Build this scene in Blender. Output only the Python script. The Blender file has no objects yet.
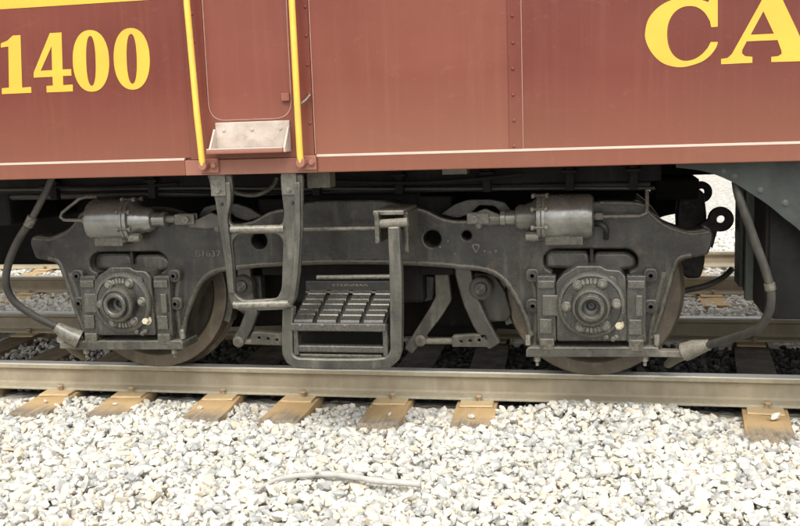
import bpy, bmesh, math, random
import numpy as np
from mathutils import Vector, Matrix
random.seed(7); rng = np.random.default_rng(11)
S = bpy.context.scene; C = S.collection; PI = math.pi
# ------------------------------------------------------------------ camera
cd = bpy.data.cameras.new('camera'); cam = bpy.data.objects.new('camera', cd); C.objects.link(cam)
cd.sensor_width = 36; cd.lens = 44.3142; cd.clip_start = .05; cd.clip_end = 2000
_r = Vector((0.9783,0.2043,-0.0335)); _u = Vector((0.0036,0.1451,0.9894)); _f = Vector((-0.2069,0.9681,-0.1412))
_m = Matrix((_r, _u, -_f)).transposed().to_4x4(); _m.translation = Vector((1.3003,-5.1463,1.3372))
cam.matrix_world = _m; S.camera = cam
# ------------------------------------------------------------------ light
SUN_EL, SUN_AZ = 52.0, -25.0            # azimuth measured from the camera side (-Y), negative = from the left
w = bpy.data.worlds.new('World'); S.world = w; w.use_nodes = True
nt = w.node_tree; bg = nt.nodes['Background']
sky = nt.nodes.new('ShaderNodeTexSky'); sky.sky_type = 'NISHITA'; sky.sun_disc = False
sky.sun_elevation = math.radians(SUN_EL); sky.sun_rotation = math.radians(180 + SUN_AZ)
sky.air_density = 1.0; sky.dust_density = 4.0; sky.ozone_density = 1.0
hs = nt.nodes.new('ShaderNodeHueSaturation'); hs.inputs['Saturation'].default_value = .08
nt.links.new(sky.outputs[0], hs.inputs['Color']); nt.links.new(hs.outputs[0], bg.inputs[0]); bg.inputs[1].default_value = .15
sd = bpy.data.lights.new('sun', 'SUN'); sd.energy = 1.1; sd.angle = math.radians(28); sd.color = (1, .93, .82)
sun = bpy.data.objects.new('sun', sd); C.objects.link(sun)
_e, _a = math.radians(SUN_EL), math.radians(SUN_AZ)
_d = Vector((math.sin(_a)*math.cos(_e), -math.cos(_a)*math.cos(_e), math.sin(_e)))
sun.rotation_euler = _d.to_track_quat('Z', 'Y').to_euler(); sun.location = (0, -4, 8)
S.view_settings.view_transform = 'Standard'; S.view_settings.look = 'None'; S.view_settings.gamma = 1
S.view_settings.exposure = 0.83
S.cycles.max_bounces = 6; S.cycles.diffuse_bounces = 3; S.cycles.glossy_bounces = 2; S.cycles.transmission_bounces = 0
# ------------------------------------------------------------------ helpers
def tag(o, label=None, cat=None, group=None, kind=None):
    for k, v in (('label', label), ('category', cat), ('group', group), ('kind', kind)):
        if v: o[k] = v
    return o
def thing(name, loc, label, cat, group=None):
    o = bpy.data.objects.new(name, None); o.location = loc; o.empty_display_size = .1; C.objects.link(o)
    return tag(o, label, cat, group)
ORG = {}
def wloc(o):
    v = Vector(o.location)
    return v + wloc(o.parent) if o.parent else v
def link(name, me, m, parent=None, loc=(0, 0, 0), rot=None, smooth=False, bev=0, seg=2):
    """me is in world coordinates offset by loc; parent keeps world placement"""
    o = bpy.data.objects.new(name, me); C.objects.link(o)
    if m is not None and not me.materials: me.materials.append(m)
    o.location = loc
    if rot: o.rotation_euler = rot
    if parent:
        o.location = Vector(loc) - wloc(parent); o.parent = parent
    if smooth is not False:
        for p in me.polygons: p.use_smooth = True
        me.set_sharp_from_angle(angle=math.radians(smooth if smooth is not True else 40))
    if bev:
        b = o.modifiers.new('bevel', 'BEVEL'); b.width = bev; b.segments = seg; b.limit_method = 'ANGLE'; b.angle_limit = math.radians(35)
        b.harden_normals = False
    return o
def mesh(name, bm):
    bmesh.ops.recalc_face_normals(bm, faces=bm.faces[:])
    me = bpy.data.meshes.new(name); bm.to_mesh(me); bm.free(); return me
def add_box(bm, x0, x1, y0, y1, z0, z1):
    r = bmesh.ops.create_cube(bm, size=1)
    bmesh.ops.transform(bm, verts=r['verts'], matrix=Matrix.Translation(((x0+x1)/2, (y0+y1)/2, (z0+z1)/2)) @ Matrix.Diagonal((abs(x1-x0), abs(y1-y0), abs(z1-z0), 1)))
    return r['verts']
def box(name, x0, x1, y0, y1, z0, z1, m, parent=None, bev=.004, loc=(0, 0, 0)):
    bm = bmesh.new(); add_box(bm, x0, x1, y0, y1, z0, z1)
    return link(name, mesh(name, bm), m, parent, loc, bev=bev)
def add_lathe(bm, prof, axis='Y', n=40, c=(0, 0, 0)):
    """prof = [(radius, position along axis)]"""
    rings = []
    for r, t in prof:
        ring = []
        for i in range(n):
            a = 2*PI*i/n; p, q = r*math.cos(a), r*math.sin(a)
            v = {'Y': (p, t, q), 'X': (t, p, q), 'Z': (p, q, t)}[axis]
            ring.append(bm.verts.new((v[0]+c[0], v[1]+c[1], v[2]+c[2])))
        rings.append(ring)
    for a, b in zip(rings, rings[1:]):
        for i in range(n): bm.faces.new((a[i], a[(i+1) % n], b[(i+1) % n], b[i]))
    if prof[0][0] > 1e-5: bm.faces.new(rings[0])
    if prof[-1][0] > 1e-5: bm.faces.new(rings[-1][::-1])
    bmesh.ops.remove_doubles(bm, verts=[v for r in (rings[0], rings[-1]) for v in r], dist=1e-6)
def lathe(name, prof, m, parent=None, axis='Y', n=40, c=(0, 0, 0), loc=(0, 0, 0), smooth=35, bev=0):
    bm = bmesh.new(); add_lathe(bm, prof, axis, n, c)
    return link(name, mesh(name, bm), m, parent, loc, smooth=smooth, bev=bev)
def rnd(pts, r=.01, n=4):
    """round the corners of a closed polygon; r a number or a list per corner"""
    out = []; N = len(pts)
    for i in range(N):
        p0, p, p1 = Vector(pts[i-1]), Vector(pts[i]), Vector(pts[(i+1) % N])
        rr = r[i] if isinstance(r, (list, tuple)) else r
        a, b = p0-p, p1-p
        k = min(rr, a.length*.45, b.length*.45)
        if k < 1e-4: out.append(tuple(p)); continue
        s, e = p+a.normalized()*k, p+b.normalized()*k
        for j in range(n+1):
            t = j/n; q = s*(1-t)**2 + p*2*t*(1-t) + e*t*t; out.append((q.x, q.y))
    return out
def smoothpts(pts, n=5, closed=True):
    N = len(pts); out = []
    V = [Vector(p) for p in pts]
    for i in range(N if closed else N-1):
        if closed: a, b, c, d = V[i-1], V[i], V[(i+1) % N], V[(i+2) % N]
        else: a, b, c, d = V[max(i-1, 0)], V[i], V[i+1], V[min(i+2, N-1)]
        for j in range(n):
            t = j/n
            out.append(.5*((2*b)+(c-a)*t+(2*a-5*b+4*c-d)*t*t+(3*b-a-3*c+d)*t**3))
    if not closed: out.append(V[-1])
    return out
def prism_mesh(name, loops, y0, y1, bev=0.0, res=2):
    """loops in (x,z): first the outline then holes; solid between y0 (front) and y1"""
    cu = bpy.data.curves.new(name, 'CURVE'); cu.dimensions = '2D'; cu.fill_mode = 'BOTH'
    for lp in loops:
        sp = cu.splines.new('POLY'); sp.points.add(len(lp)-1); sp.use_cyclic_u = True
        for q, p in zip(sp.points, lp): q.co = (p[0], p[1], 0, 1)
    h = abs(y1-y0)/2; cu.extrude = max(h-bev, 1e-4)
    if bev: cu.bevel_depth = bev; cu.offset = -bev; cu.bevel_resolution = res
    o = bpy.data.objects.new(name, cu); me = bpy.data.meshes.new_from_object(o)
    bpy.data.objects.remove(o); bpy.data.curves.remove(cu)
    me.transform(Matrix.Translation((0, (y0+y1)/2, 0)) @ Matrix.Rotation(PI/2, 4, 'X'))
    me.materials.clear(); me.name = name
    return me
def prism(name, loops, y0, y1, m, parent=None, bev=0.0, loc=(0, 0, 0), res=2, smooth=40):
    return link(name, prism_mesh(name, loops, y0, y1, bev, res), m, parent, loc, smooth=smooth)
def circ(cx, cz, r, n=24): return [(cx+r*math.cos(2*PI*i/n), cz+r*math.sin(2*PI*i/n)) for i in range(n)]
def stroke(pts, wd, closed=False):
    """outline of a 2D polyline with width (number or list)"""
    V = [Vector(p) for p in pts]; L = []; R = []
    for i, p in enumerate(V):
        t = (V[min(i+1, len(V)-1)] - V[max(i-1, 0)]).normalized(); nrm = Vector((-t.y, t.x))
        ww = (wd[i] if isinstance(wd, (list, tuple)) else wd)/2
        L.append(tuple(p+nrm*ww)); R.append(tuple(p-nrm*ww))
    return L + R[::-1]
def add_tube(bm, pts, r, n=12, caps=True):
    V = [Vector(p) for p in pts]; prev = None; up = Vector((0, 0, 1))
    T0 = (V[1]-V[0]).normalized()
    if abs(T0.z) > .9: up = Vector((1, 0, 0))
    for i, p in enumerate(V):
        t = (V[min(i+1, len(V)-1)] - V[max(i-1, 0)]).normalized()
        a = (up - t*up.dot(t)).normalized(); up = a; b = t.cross(a)
        rr = r[i] if isinstance(r, (list, tuple)) else r
        ring = [bm.verts.new(p + (a*math.cos(2*PI*k/n)+b*math.sin(2*PI*k/n))*rr) for k in range(n)]
        if prev:
            for k in range(n): bm.faces.new((prev[k], prev[(k+1) % n], ring[(k+1) % n], ring[k]))
        elif caps: bm.faces.new(ring[::-1])
        prev = ring
    if caps: bm.faces.new(prev)
def tube(name, pts, r, m, parent=None, n=12, sm=0, loc=(0, 0, 0)):
    if sm: pts = smoothpts(pts, sm, False)
    bm = bmesh.new(); add_tube(bm, pts, r, n)
    return link(name, mesh(name, bm), m, parent, loc, smooth=50)
def hexbolt(name, x, y, z, r, h, m, parent, loc=(0, 0, 0), rot=0):
    """bolt head standing out towards -Y from y"""
    bm = bmesh.new()
    add_lathe(bm, [(r*1.35, y), (r*1.35, y-h*.2)], 'Y', 16, (x, 0, z))
    ring = [(r*math.cos(PI/3*i+rot), r*math.sin(PI/3*i+rot)) for i in range(6)]
    a = [bm.verts.new((x+p, y-h*.2, z+q)) for p, q in ring]; b = [bm.verts.new((x+p, y-h*.85, z+q)) for p, q in ring]
    c_ = [bm.verts.new((x+p*.8, y-h, z+q*.8)) for p, q in ring]
    for s, t in ((a, b), (b, c_)):
        for i in range(6): bm.faces.new((s[i], s[(i+1) % 6], t[(i+1) % 6], t[i]))
    bm.faces.new(c_)
    return link(name, mesh(name, bm), m, parent, loc)
# ------------------------------------------------------------------ materials
def nodes(name):
    m = bpy.data.materials.new(name); m.use_nodes = True
    t = m.node_tree; b = t.nodes['Principled BSDF']; return m, t, b
def N(t, typ, **kw):
    n = t.nodes.new(typ)
    for k, v in kw.items():
        if k in n.inputs: n.inputs[k].default_value = v
        else: setattr(n, k, v)
    return n
def ramp(t, src, stops, interp='LINEAR'):
    r = t.nodes.new('ShaderNodeValToRGB'); r.color_ramp.interpolation = interp
    e = r.color_ramp.elements
    while len(e) < len(stops): e.new(.5)
    for q, (p, c_) in zip(e, stops):
        q.position = p; q.color = (*c_, 1) if isinstance(c_, (tuple, list)) else (c_, c_, c_, 1)
    t.links.new(src, r.inputs[0]); return r.outputs[0]
def mix(t, fac, a, b, typ='MIX'):
    n = t.nodes.new('ShaderNodeMix'); n.data_type = 'RGBA'; n.blend_type = typ
    for s, v in ((0, fac), (6, a), (7, b)):
        if hasattr(v, 'is_linked') or hasattr(v, 'links'): t.links.new(v, n.inputs[s])
        elif s == 0: n.inputs[0].default_value = v
        else: n.inputs[s].default_value = (*v, 1) if len(v) == 3 else v
    return n.outputs[2]
def noise(t, vec, scale, detail=5, rough=.6, dist=0):
    n = N(t, 'ShaderNodeTexNoise', Scale=scale, Detail=detail, Roughness=rough, Distortion=dist)
    t.links.new(vec, n.inputs['Vector']); return n.outputs[0]
def mapping(t, vec, scale):
    n = t.nodes.new('ShaderNodeMapping'); n.inputs['Scale'].default_value = scale
    t.links.new(vec, n.inputs[0]); return n.outputs[0]
def bump(t, b, h, strength=.3, dist=.004):
    n = N(t, 'ShaderNodeBump', Strength=strength, Distance=dist); t.links.new(h, n.inputs['Height']); t.links.new(n.outputs[0], b.inputs['Normal'])
def grime(name, base, light, dust, rough=(.35, .75), metal=0.0, dustamt=.55, scale=6, bumpd=.003, spec=.5, rust=None, edge=.55, blot=.6, coat=0):
    """cast metal under oil, paint and settled dust"""
    m, t, b = nodes(name); g = N(t, 'ShaderNodeNewGeometry'); pos = g.outputs['Position']
    n1 = noise(t, pos, scale, 4, .65); n2 = noise(t, pos, scale*9, 3, .7); n3 = noise(t, mapping(t, pos, (scale*3, scale*3, scale*.6)), 1, 3, .6)
    col = mix(t, ramp(t, n1, [(.35, 0.), (.68, 1.)]), base, light)
    col = mix(t, ramp(t, n3, [(.52, 0.), (.75, .5)]), col, dust)
    col = mix(t, ramp(t, noise(t, pos, scale*.45, 3, .6, .6), [(.46, 0.), (.62, blot)]), col, tuple(v*.55 for v in base))
    if rust: col = mix(t, ramp(t, noise(t, pos, scale*2.3, 6, .7), [(.56, 0.), (.68, .75)]), col, rust)
    sx = N(t, 'ShaderNodeSeparateXYZ'); t.links.new(g.outputs['Normal'], sx.inputs[0])
    up = ramp(t, sx.outputs[2], [(.15, 0.), (.85, dustamt)])
    pat = ramp(t, n2, [(.35, .45), (.6, 1.)])
    mm = N(t, 'ShaderNodeMath', operation='MULTIPLY'); t.links.new(up, mm.inputs[0]); t.links.new(pat, mm.inputs[1])
    col = mix(t, mm.outputs[0], col, dust)
    ew = ramp(t, g.outputs['Pointiness'], [(.515, 0.), (.60, edge)])
    em = N(t, 'ShaderNodeMath', operation='MULTIPLY'); t.links.new(ew, em.inputs[0]); t.links.new(ramp(t, n2, [(.35, .3), (.65, 1.)]), em.inputs[1])
    col = mix(t, em.outputs[0], col, tuple(min(.6, v*1.5) for v in dust))
    t.links.new(col, b.inputs['Base Color']); b.inputs['Metallic'].default_value = metal
    b.inputs['Specular IOR Level'].default_value = spec
    b.inputs['Coat Weight'].default_value = coat; b.inputs['Coat Roughness'].default_value = .16
    t.links.new(ramp(t, n2, [(.3, rough[0]), (.7, rough[1])]), b.inputs['Roughness'])
    bump(t, b, n2, .35, bumpd); return m
IRON = grime('truck iron', (.006, .0058, .0047), (.030, .0285, .022), (.125, .115, .086), (.22, .6), spec=.5, bumpd=.007, blot=.8, edge=.8, rust=(.055, .04, .026), coat=.25)
IRON_D = grime('oily dark iron', (.006, .006, .0055), (.014, .0135, .012), (.04, .037, .03), (.35, .7), dustamt=.3)
IRON_L = grime('worn grey iron', (.026, .0255, .021), (.078, .075, .06), (.22, .205, .16), (.22, .5), dustamt=.6, spec=.6, bumpd=.004, coat=.3)
BOX = grime('axle box iron', (.009, .0087, .0073), (.036, .0343, .028), (.16, .15, .115), (.18, .45), scale=14, spec=.6, bumpd=.006, edge=.45, coat=.5)
CYL = grime('painted cylinder', (.19, .193, .18), (.32, .323, .305), (.2, .19, .16), (.16, .3), scale=7, metal=.65, spec=.9, dustamt=.75, bumpd=.0008, blot=.25)
CYL_W = grime('flaking cylinder', (.15, .151, .139), (.31, .31, .285), (.19, .175, .135), (.16, .34), scale=9, metal=.55, spec=.9, dustamt=.7, bumpd=.0012, blot=.6, rust=(.16, .13, .08))
BLACK = grime('shade black underframe', (.004, .004, .0038), (.009, .0087, .008), (.022, .02, .017), (.6, .85), dustamt=.2, spec=.2, edge=.2)  # near black: shade beneath the locomotive put into the colour
WHEEL = grime('wheel steel', (.035, .028, .022), (.09, .072, .052), (.2, .165, .12), (.4, .7), scale=8)
RIM = grime('wheel rim', (.07, .055, .04), (.14, .112, .08), (.24, .2, .145), (.35, .6), scale=10)
HOSE = grime('dusty hose', (.010, .0095, .008), (.030, .028, .023), (.095, .088, .068), (.5, .8), scale=12)
HOSE_D = grime('black rubber hose', (.012, .012, .012), (.03, .03, .028), (.1, .095, .08), (.45, .7), scale=12)
FIT = grime('pale fitting', (.04, .038, .031), (.10, .094, .075), (.22, .2, .155), (.5, .75), scale=12)
TANK = grime('grey green tank', (.017, .023, .0195), (.038, .048, .041), (.085, .095, .08), (.4, .7), scale=5)
TREAD = grime('step casting', (.007, .0068, .006), (.028, .027, .023), (.12, .112, .09), (.14, .4), scale=22, spec=.7, bumpd=.004, dustamt=.2, edge=.45, coat=.5)
BRASS = grime('bare nut', (.45, .34, .16), (.6, .5, .3), (.5, .45, .35), (.3, .5), scale=20)
ALU = grime('bare aluminium plate', (.40, .345, .30), (.53, .475, .42), (.42, .33, .27), (.35, .6), scale=16, rust=(.5, .36, .27))
RAILM = grime('rail side', (.28, .23, .155), (.40, .34, .24), (.46, .40, .29), (.55, .8), scale=5, bumpd=.001, blot=.12)
RAILT = grime('rail running top', (.46, .44, .37), (.58, .55, .47), (.52, .49, .41), (.28, .5), scale=9, metal=.3, bumpd=.0005, blot=.1)
SPIKE = grime('rusty spike', (.2, .11, .055), (.32, .2, .11), (.45, .34, .22), (.6, .85), scale=20)
def paint(name, c0, c1, dusty, rough=.3):
    m, t, b = nodes(name); g = N(t, 'ShaderNodeNewGeometry'); pos = g.outputs['Position']
    n1 = noise(t, pos, 1.3, 4, .55); st = noise(t, mapping(t, pos, (26, 26, .8)), 1, 4, .6); n2 = noise(t, pos, 60, 4, .7)
    col = mix(t, ramp(t, n1, [(.3, 0.), (.7, 1.)]), c0, c1)
    col = mix(t, ramp(t, st, [(.5, 0.), (.85, .16)]), col, dusty)
    sc = noise(t, mapping(t, pos, (3.5, 3.5, 9)), 1, 5, .75, 1.2); col = mix(t, ramp(t, sc, [(.60, 0.), (.75, .22)]), col, dusty)
    b.inputs['Specular IOR Level'].default_value = .32
    col = mix(t, ramp(t, n2, [(.60, 0.), (.80, .3)]), col, dusty)
    # ballast reflection painted as a dusty lower band, thinning upwards with ragged edge
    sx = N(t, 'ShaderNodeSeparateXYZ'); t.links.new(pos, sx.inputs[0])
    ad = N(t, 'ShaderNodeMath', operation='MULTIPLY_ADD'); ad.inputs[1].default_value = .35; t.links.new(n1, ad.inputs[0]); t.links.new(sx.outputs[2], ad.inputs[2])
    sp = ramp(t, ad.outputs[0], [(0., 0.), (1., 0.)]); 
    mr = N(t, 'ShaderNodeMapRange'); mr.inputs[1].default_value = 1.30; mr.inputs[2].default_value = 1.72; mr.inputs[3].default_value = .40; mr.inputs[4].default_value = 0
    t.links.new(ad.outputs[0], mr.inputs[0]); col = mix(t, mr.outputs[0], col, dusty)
    t.links.new(col, b.inputs['Base Color'])
    t.links.new(ramp(t, n1, [(.3, rough), (.7, rough+.15)]), b.inputs['Roughness'])
    wv = noise(t, mapping(t, pos, (2.2, 2.2, 3.0)), 1, 2, .4)
    b1 = N(t, 'ShaderNodeBump', Strength=.3, Distance=.022); t.links.new(wv, b1.inputs['Height'])
    b2 = N(t, 'ShaderNodeBump', Strength=.08, Distance=.001); t.links.new(n2, b2.inputs['Height']); t.links.new(b1.outputs[0], b2.inputs['Normal'])
    t.links.new(b2.outputs[0], b.inputs['Normal'])
    return m
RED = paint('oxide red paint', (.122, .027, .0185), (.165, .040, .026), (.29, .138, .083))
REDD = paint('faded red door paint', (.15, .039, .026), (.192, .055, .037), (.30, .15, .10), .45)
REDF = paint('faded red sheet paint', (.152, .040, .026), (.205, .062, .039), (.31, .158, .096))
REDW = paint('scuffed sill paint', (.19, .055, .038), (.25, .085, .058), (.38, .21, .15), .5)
def simple(name, c, rough=.5, var=.12, scale=8):
    m, t, b = nodes(name); g = N(t, 'ShaderNodeNewGeometry')
    n1 = noise(t, g.outputs['Position'], scale, 5, .6)
    t.links.new(mix(t, ramp(t, n1, [(.3, 0.), (.75, 1.)]), c, tuple(v*(1-var) for v in c)), b.inputs['Base Color']); b.inputs['Roughness'].default_value = rough
    return m
YEL = simple('yellow lettering paint', (.78, .43, .045), .45, .16, 5)
YELR = grime('yellow handrail paint', (.80, .46, .06), (.84, .52, .09), (.50, .33, .12), (.35, .6), scale=9, dustamt=.25, blot=.0, bumpd=.001, rust=(.62, .38, .10), edge=0)
EDGE_HL = simple('edge highlight paint', (.58, .46, .38), .5, .15)
SEAM = simple('worn seam paint', (.38, .205, .15), .5, .25, 30)
STICK = simple('sun bleached wood', (.50, .49, .45), .8, .3, 30)
# wood sleeper: grey weathered grain, sandy dust near the rail
def wood():
    m, t, b = nodes('weathered sleeper'); g = N(t, 'ShaderNodeNewGeometry'); pos = g.outputs['Position']
    gr = noise(t, mapping(t, pos, (70, 3, 70)), 1, 5, .65); n1 = noise(t, pos, 9, 4, .6)
    col = mix(t, ramp(t, gr, [(.3, 0.), (.7, 1.)]), (.13, .105, .075), (.40, .335, .25))
    sx = N(t, 'ShaderNodeSeparateXYZ'); t.links.new(pos, sx.inputs[0])
    ad = N(t, 'ShaderNodeMath', operation='MULTIPLY_ADD'); ad.inputs[1].default_value = .26; t.links.new(n1, ad.inputs[0]); t.links.new(sx.outputs[1], ad.inputs[2])
    mr = N(t, 'ShaderNodeMapRange'); mr.inputs[1].default_value = -.33; mr.inputs[2].default_value = -.17; mr.inputs[3].default_value = 0; mr.inputs[4].default_value = .85
    t.links.new(ad.outputs[0], mr.inputs[0]); col = mix(t, mr.outputs[0], col, (.62, .42, .20))
    oil = N(t, 'ShaderNodeMapRange'); oil.inputs[1].default_value = .06; oil.inputs[2].default_value = .18; oil.inputs[3].default_value = 0; oil.inputs[4].default_value = 1
    o2 = N(t, 'ShaderNodeMapRange'); o2.inputs[1].default_value = 1.4; o2.inputs[2].default_value = 1.6; o2.inputs[3].default_value = 1; o2.inputs[4].default_value = 0
    t.links.new(ad.outputs[0], oil.inputs[0]); t.links.new(sx.outputs[1], o2.inputs[0])
    om = N(t, 'ShaderNodeMath', operation='MULTIPLY'); t.links.new(oil.outputs[0], om.inputs[0]); t.links.new(o2.outputs[0], om.inputs[1])
    om2 = N(t, 'ShaderNodeMath', operation='MULTIPLY'); t.links.new(om.outputs[0], om2.inputs[0]); t.links.new(ramp(t, n1, [(.3, .75), (.6, .97)]), om2.inputs[1])
    o3 = N(t, 'ShaderNodeMapRange'); o3.inputs[1].default_value = -1.9; o3.inputs[2].default_value = -1.2; o3.inputs[3].default_value = .8; o3.inputs[4].default_value = 1  # oil thinned at far left, painting in the sunlit end
    t.links.new(sx.outputs[0], o3.inputs[0]); om3 = N(t, 'ShaderNodeMath', operation='MULTIPLY'); t.links.new(om2.outputs[0], om3.inputs[0]); t.links.new(o3.outputs[0], om3.inputs[1])
    col = mix(t, om3.outputs[0], col, (.035, .028, .02))
    t.links.new(col, b.inputs['Base Color']); b.inputs['Roughness'].default_value = .85; bump(t, b, gr, .6, .006); return m
WOOD = wood()
def stone_mat(name, tones, use_attr):
    m, t, b = nodes(name); g = N(t, 'ShaderNodeNewGeometry'); pos = g.outputs['Position']
    if use_attr:
        at = N(t, 'ShaderNodeAttribute', attribute_name='tone'); s = at.outputs['Fac']
    else: s = N(t, 'ShaderNodeObjectInfo').outputs['Random']
    col = ramp(t, s, tones); n1 = noise(t, pos, 45, 2, .65)
    col = mix(t, ramp(t, n1, [(.4, 0.), (.8, .35)]), col, tuple(v*.7 for v in tones[1][1]))
    t.links.new(col, b.inputs['Base Color']); b.inputs['Roughness'].default_value = .8; b.inputs['Specular IOR Level'].default_value = .3
    bump(t, b, noise(t, pos, 160, 1, .6), .4, .003); return m
TONES = [(0, (.38, .385, .37)), (.2, (.50, .50, .47)), (.42, (.64, .615, .545)), (.7, (.73, .70, .61)), (.88, (.62, .54, .41)), (1, (.80, .775, .70))]
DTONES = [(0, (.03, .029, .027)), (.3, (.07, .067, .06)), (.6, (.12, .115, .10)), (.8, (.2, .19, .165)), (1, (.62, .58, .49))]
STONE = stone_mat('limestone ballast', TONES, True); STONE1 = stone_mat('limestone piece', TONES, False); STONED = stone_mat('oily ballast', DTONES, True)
def ground_mat(name, a, b_, scale):
    m, t, b = nodes(name); g = N(t, 'ShaderNodeNewGeometry'); pos = g.outputs['Position']
    v = N(t, 'ShaderNodeTexVoronoi', Scale=scale); t.links.new(pos, v.inputs['Vector'])
    col = mix(t, ramp(t, v.outputs['Color'], [(.2, 0.), (.8, 1.)]), a, b_)
    col = mix(t, ramp(t, v.outputs['Distance'], [(.45, 0.), (.8, .5)]), col, tuple(x*.45 for x in a))
    t.links.new(col, b.inputs['Base Color']); b.inputs['Roughness'].default_value = .9
    bump(t, b, v.outputs['Distance'], -.8 if False else .8, .03); return m
GROUND = ground_mat('pale ballast ground', (.42, .405, .36), (.64, .615, .55), 17)
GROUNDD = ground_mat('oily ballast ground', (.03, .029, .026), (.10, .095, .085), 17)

# ------------------------------------------------------------------ ground, track
ZT = -.158            # sleeper top
def sheet(name, x0, x1, y0, y1, z, m, parent=None):
    bm = bmesh.new(); vs = [bm.verts.new(p) for p in ((x0, y0, z), (x1, y0, z), (x1, y1, z), (x0, y1, z))]; bm.faces.new(vs)
    return link(name, mesh(name, bm), m, parent)
ground = tag(sheet('ground', -400, 400, -400, 400, -.215, GROUND), kind='structure')
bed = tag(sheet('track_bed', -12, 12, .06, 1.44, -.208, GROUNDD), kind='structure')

RP = [(-.034, 0), (-.036, -.008), (-.034, -.030), (-.010, -.040), (-.008, -.050), (-.009, -.112), (-.014, -.124), (-.062, -.136), (-.066, -.142), (-.066, -.150)]
RP = RP + [(-a, b) for a, b in RP[::-1]]
def rail(y, x0, x1, label, group):
    bm = bmesh.new()
    a = [bm.verts.new((x0, y+p, q)) for p, q in RP]; b = [bm.verts.new((x1, y+p, q)) for p, q in RP]; n = len(RP)
    for i in range(n):
        f = bm.faces.new((a[i], a[(i+1) % n], b[(i+1) % n], b[i]))
        if i in (n-1, 0, n-2): f.material_index = 1
    bm.faces.new(a); bm.faces.new(b[::-1])
    me = mesh('rail', bm); me.materials.append(RAILM); me.materials.append(RAILT)
    o = link('rail', me, None, bev=.003); return tag(o, label, 'rail', group)
rail(0, -14, 14, 'tan steel rail nearest the white ballast, wheels resting on it', 'rails of the locomotive track')
rail(1.5, -14, 14, 'far rail of the locomotive track, half hidden under the locomotive', 'rails of the locomotive track')
rail(3.25, -40, 40, 'nearer rail of the empty parallel track beyond the locomotive', 'rails of the parallel track')
rail(4.75, -40, 40, 'farther rail of the empty parallel track beyond the locomotive', 'rails of the parallel track')

# sleepers: X where they pass the near rail, skew in degrees, label
SL = [(-1.853, 6, 'sleeper end at far left under near rail, first of seven, grey tipped'),
      (-1.399, 6, 'second sleeper end from left under near rail, sandy top'),
      (-.845, 5, 'third sleeper end from left, below the ladder, grey grained tip'),
      (-.378, 1.5, 'fourth sleeper end from left, between ladder and footstep'),
      (.144, 1.6, 'fifth sleeper end from left, below right post of the footstep'),
      (.608, 3, 'sixth sleeper end from left, last before the heaped ballast'),
      (2.077, -5, 'lone sandy sleeper end at far right with a stone on it')]
MIDS = [(-3.45, 2), (-2.93, 3), (-2.38, 4)]
MLAB = ['stained sleeper between the rails at left edge, farthest left', 'stained sleeper between the rails below the left sand hose', 'stained sleeper between the rails just left of the leading wheel']
def sleeper_mesh(L0, L1, wd=.215, h=.17):
    bm = bmesh.new(); ny = 14; nx = 5; top = {}
    for j in range(ny+1):
        for i in range(nx+1):
            x = -wd/2+wd*i/nx; y = L0+(L1-L0)*j/ny
            top[i, j] = bm.verts.new((x+random.uniform(-.003, .003), y+(random.uniform(-.015, .015) if j in (0, ny) else 0), random.uniform(-.005, .002)-(.004 if i in (0, nx) else 0)))
    for j in range(ny):
        for i in range(nx): bm.faces.new((top[i, j], top[i+1, j], top[i+1, j+1], top[i, j+1]))
    e = [ed for ed in bm.edges if ed.is_boundary]
    r = bmesh.ops.extrude_edge_only(bm, edges=e)
    for v in r['geom']:
        if isinstance(v, bmesh.types.BMVert): v.co.z = -h
    return mesh('timber', bm)
def spike_mesh():
    bm = bmesh.new(); add_box(bm, -.009, .009, -.009, .009, -.03, .018)
    add_lathe(bm, [(.001, .034), (.014, .032), (.021, .024), (.019, .016), (.001, .015)], 'Z', 10)
    return mesh('spike', bm)
SPK = spike_mesh()
def sleeper(x, ang, label, group, y0=0, L0=-.47, L1=2.02, dim=False, ys=(0, 1.5)):
    t = thing('sleeper', (x, y0, ZT), label, 'sleeper', group); t.rotation_euler = (0, 0, math.radians(ang))
    o = link('timber', sleeper_mesh(L0, L1), WOOD); o.parent = t
    for yy in ys:
        bm = bmesh.new(); add_box(bm, -.088, .088, yy-.165, yy+.165, .0, .010)
        p = link('tie_plate', mesh('tie_plate', bm), PLATE, bev=.002); p.parent = t
        for sx, sy in ((.012, -.080), (.0, .083)):
            s = link('spike', SPK, SPIKE); s.parent = t; s.location = (sx+random.uniform(-.01, .01), yy+sy, .016); s.rotation_euler = (random.uniform(-.15, .15), random.uniform(-.15, .15), random.uniform(0, 3))
    return t
PLATE = grime('dusty tie plate', (.55, .36, .165), (.70, .47, .22), (.74, .53, .29), (.7, .9), scale=14, blot=.2)
for x, a, lb in SL: sleeper(x, a, lb, 'sleepers under the near rail')
for (x, a), lb in zip(MIDS, MLAB): sleeper(x, a, lb, 'sleepers under the locomotive at far left')
for k in range(14): sleeper(-7.2+k*.78+random.uniform(-.05, .05), random.uniform(-2, 2), 'sandy sleeper under the parallel track beyond the locomotive', 'sleepers of the parallel track', y0=3.25, L0=-.5, L1=2.0)

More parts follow.
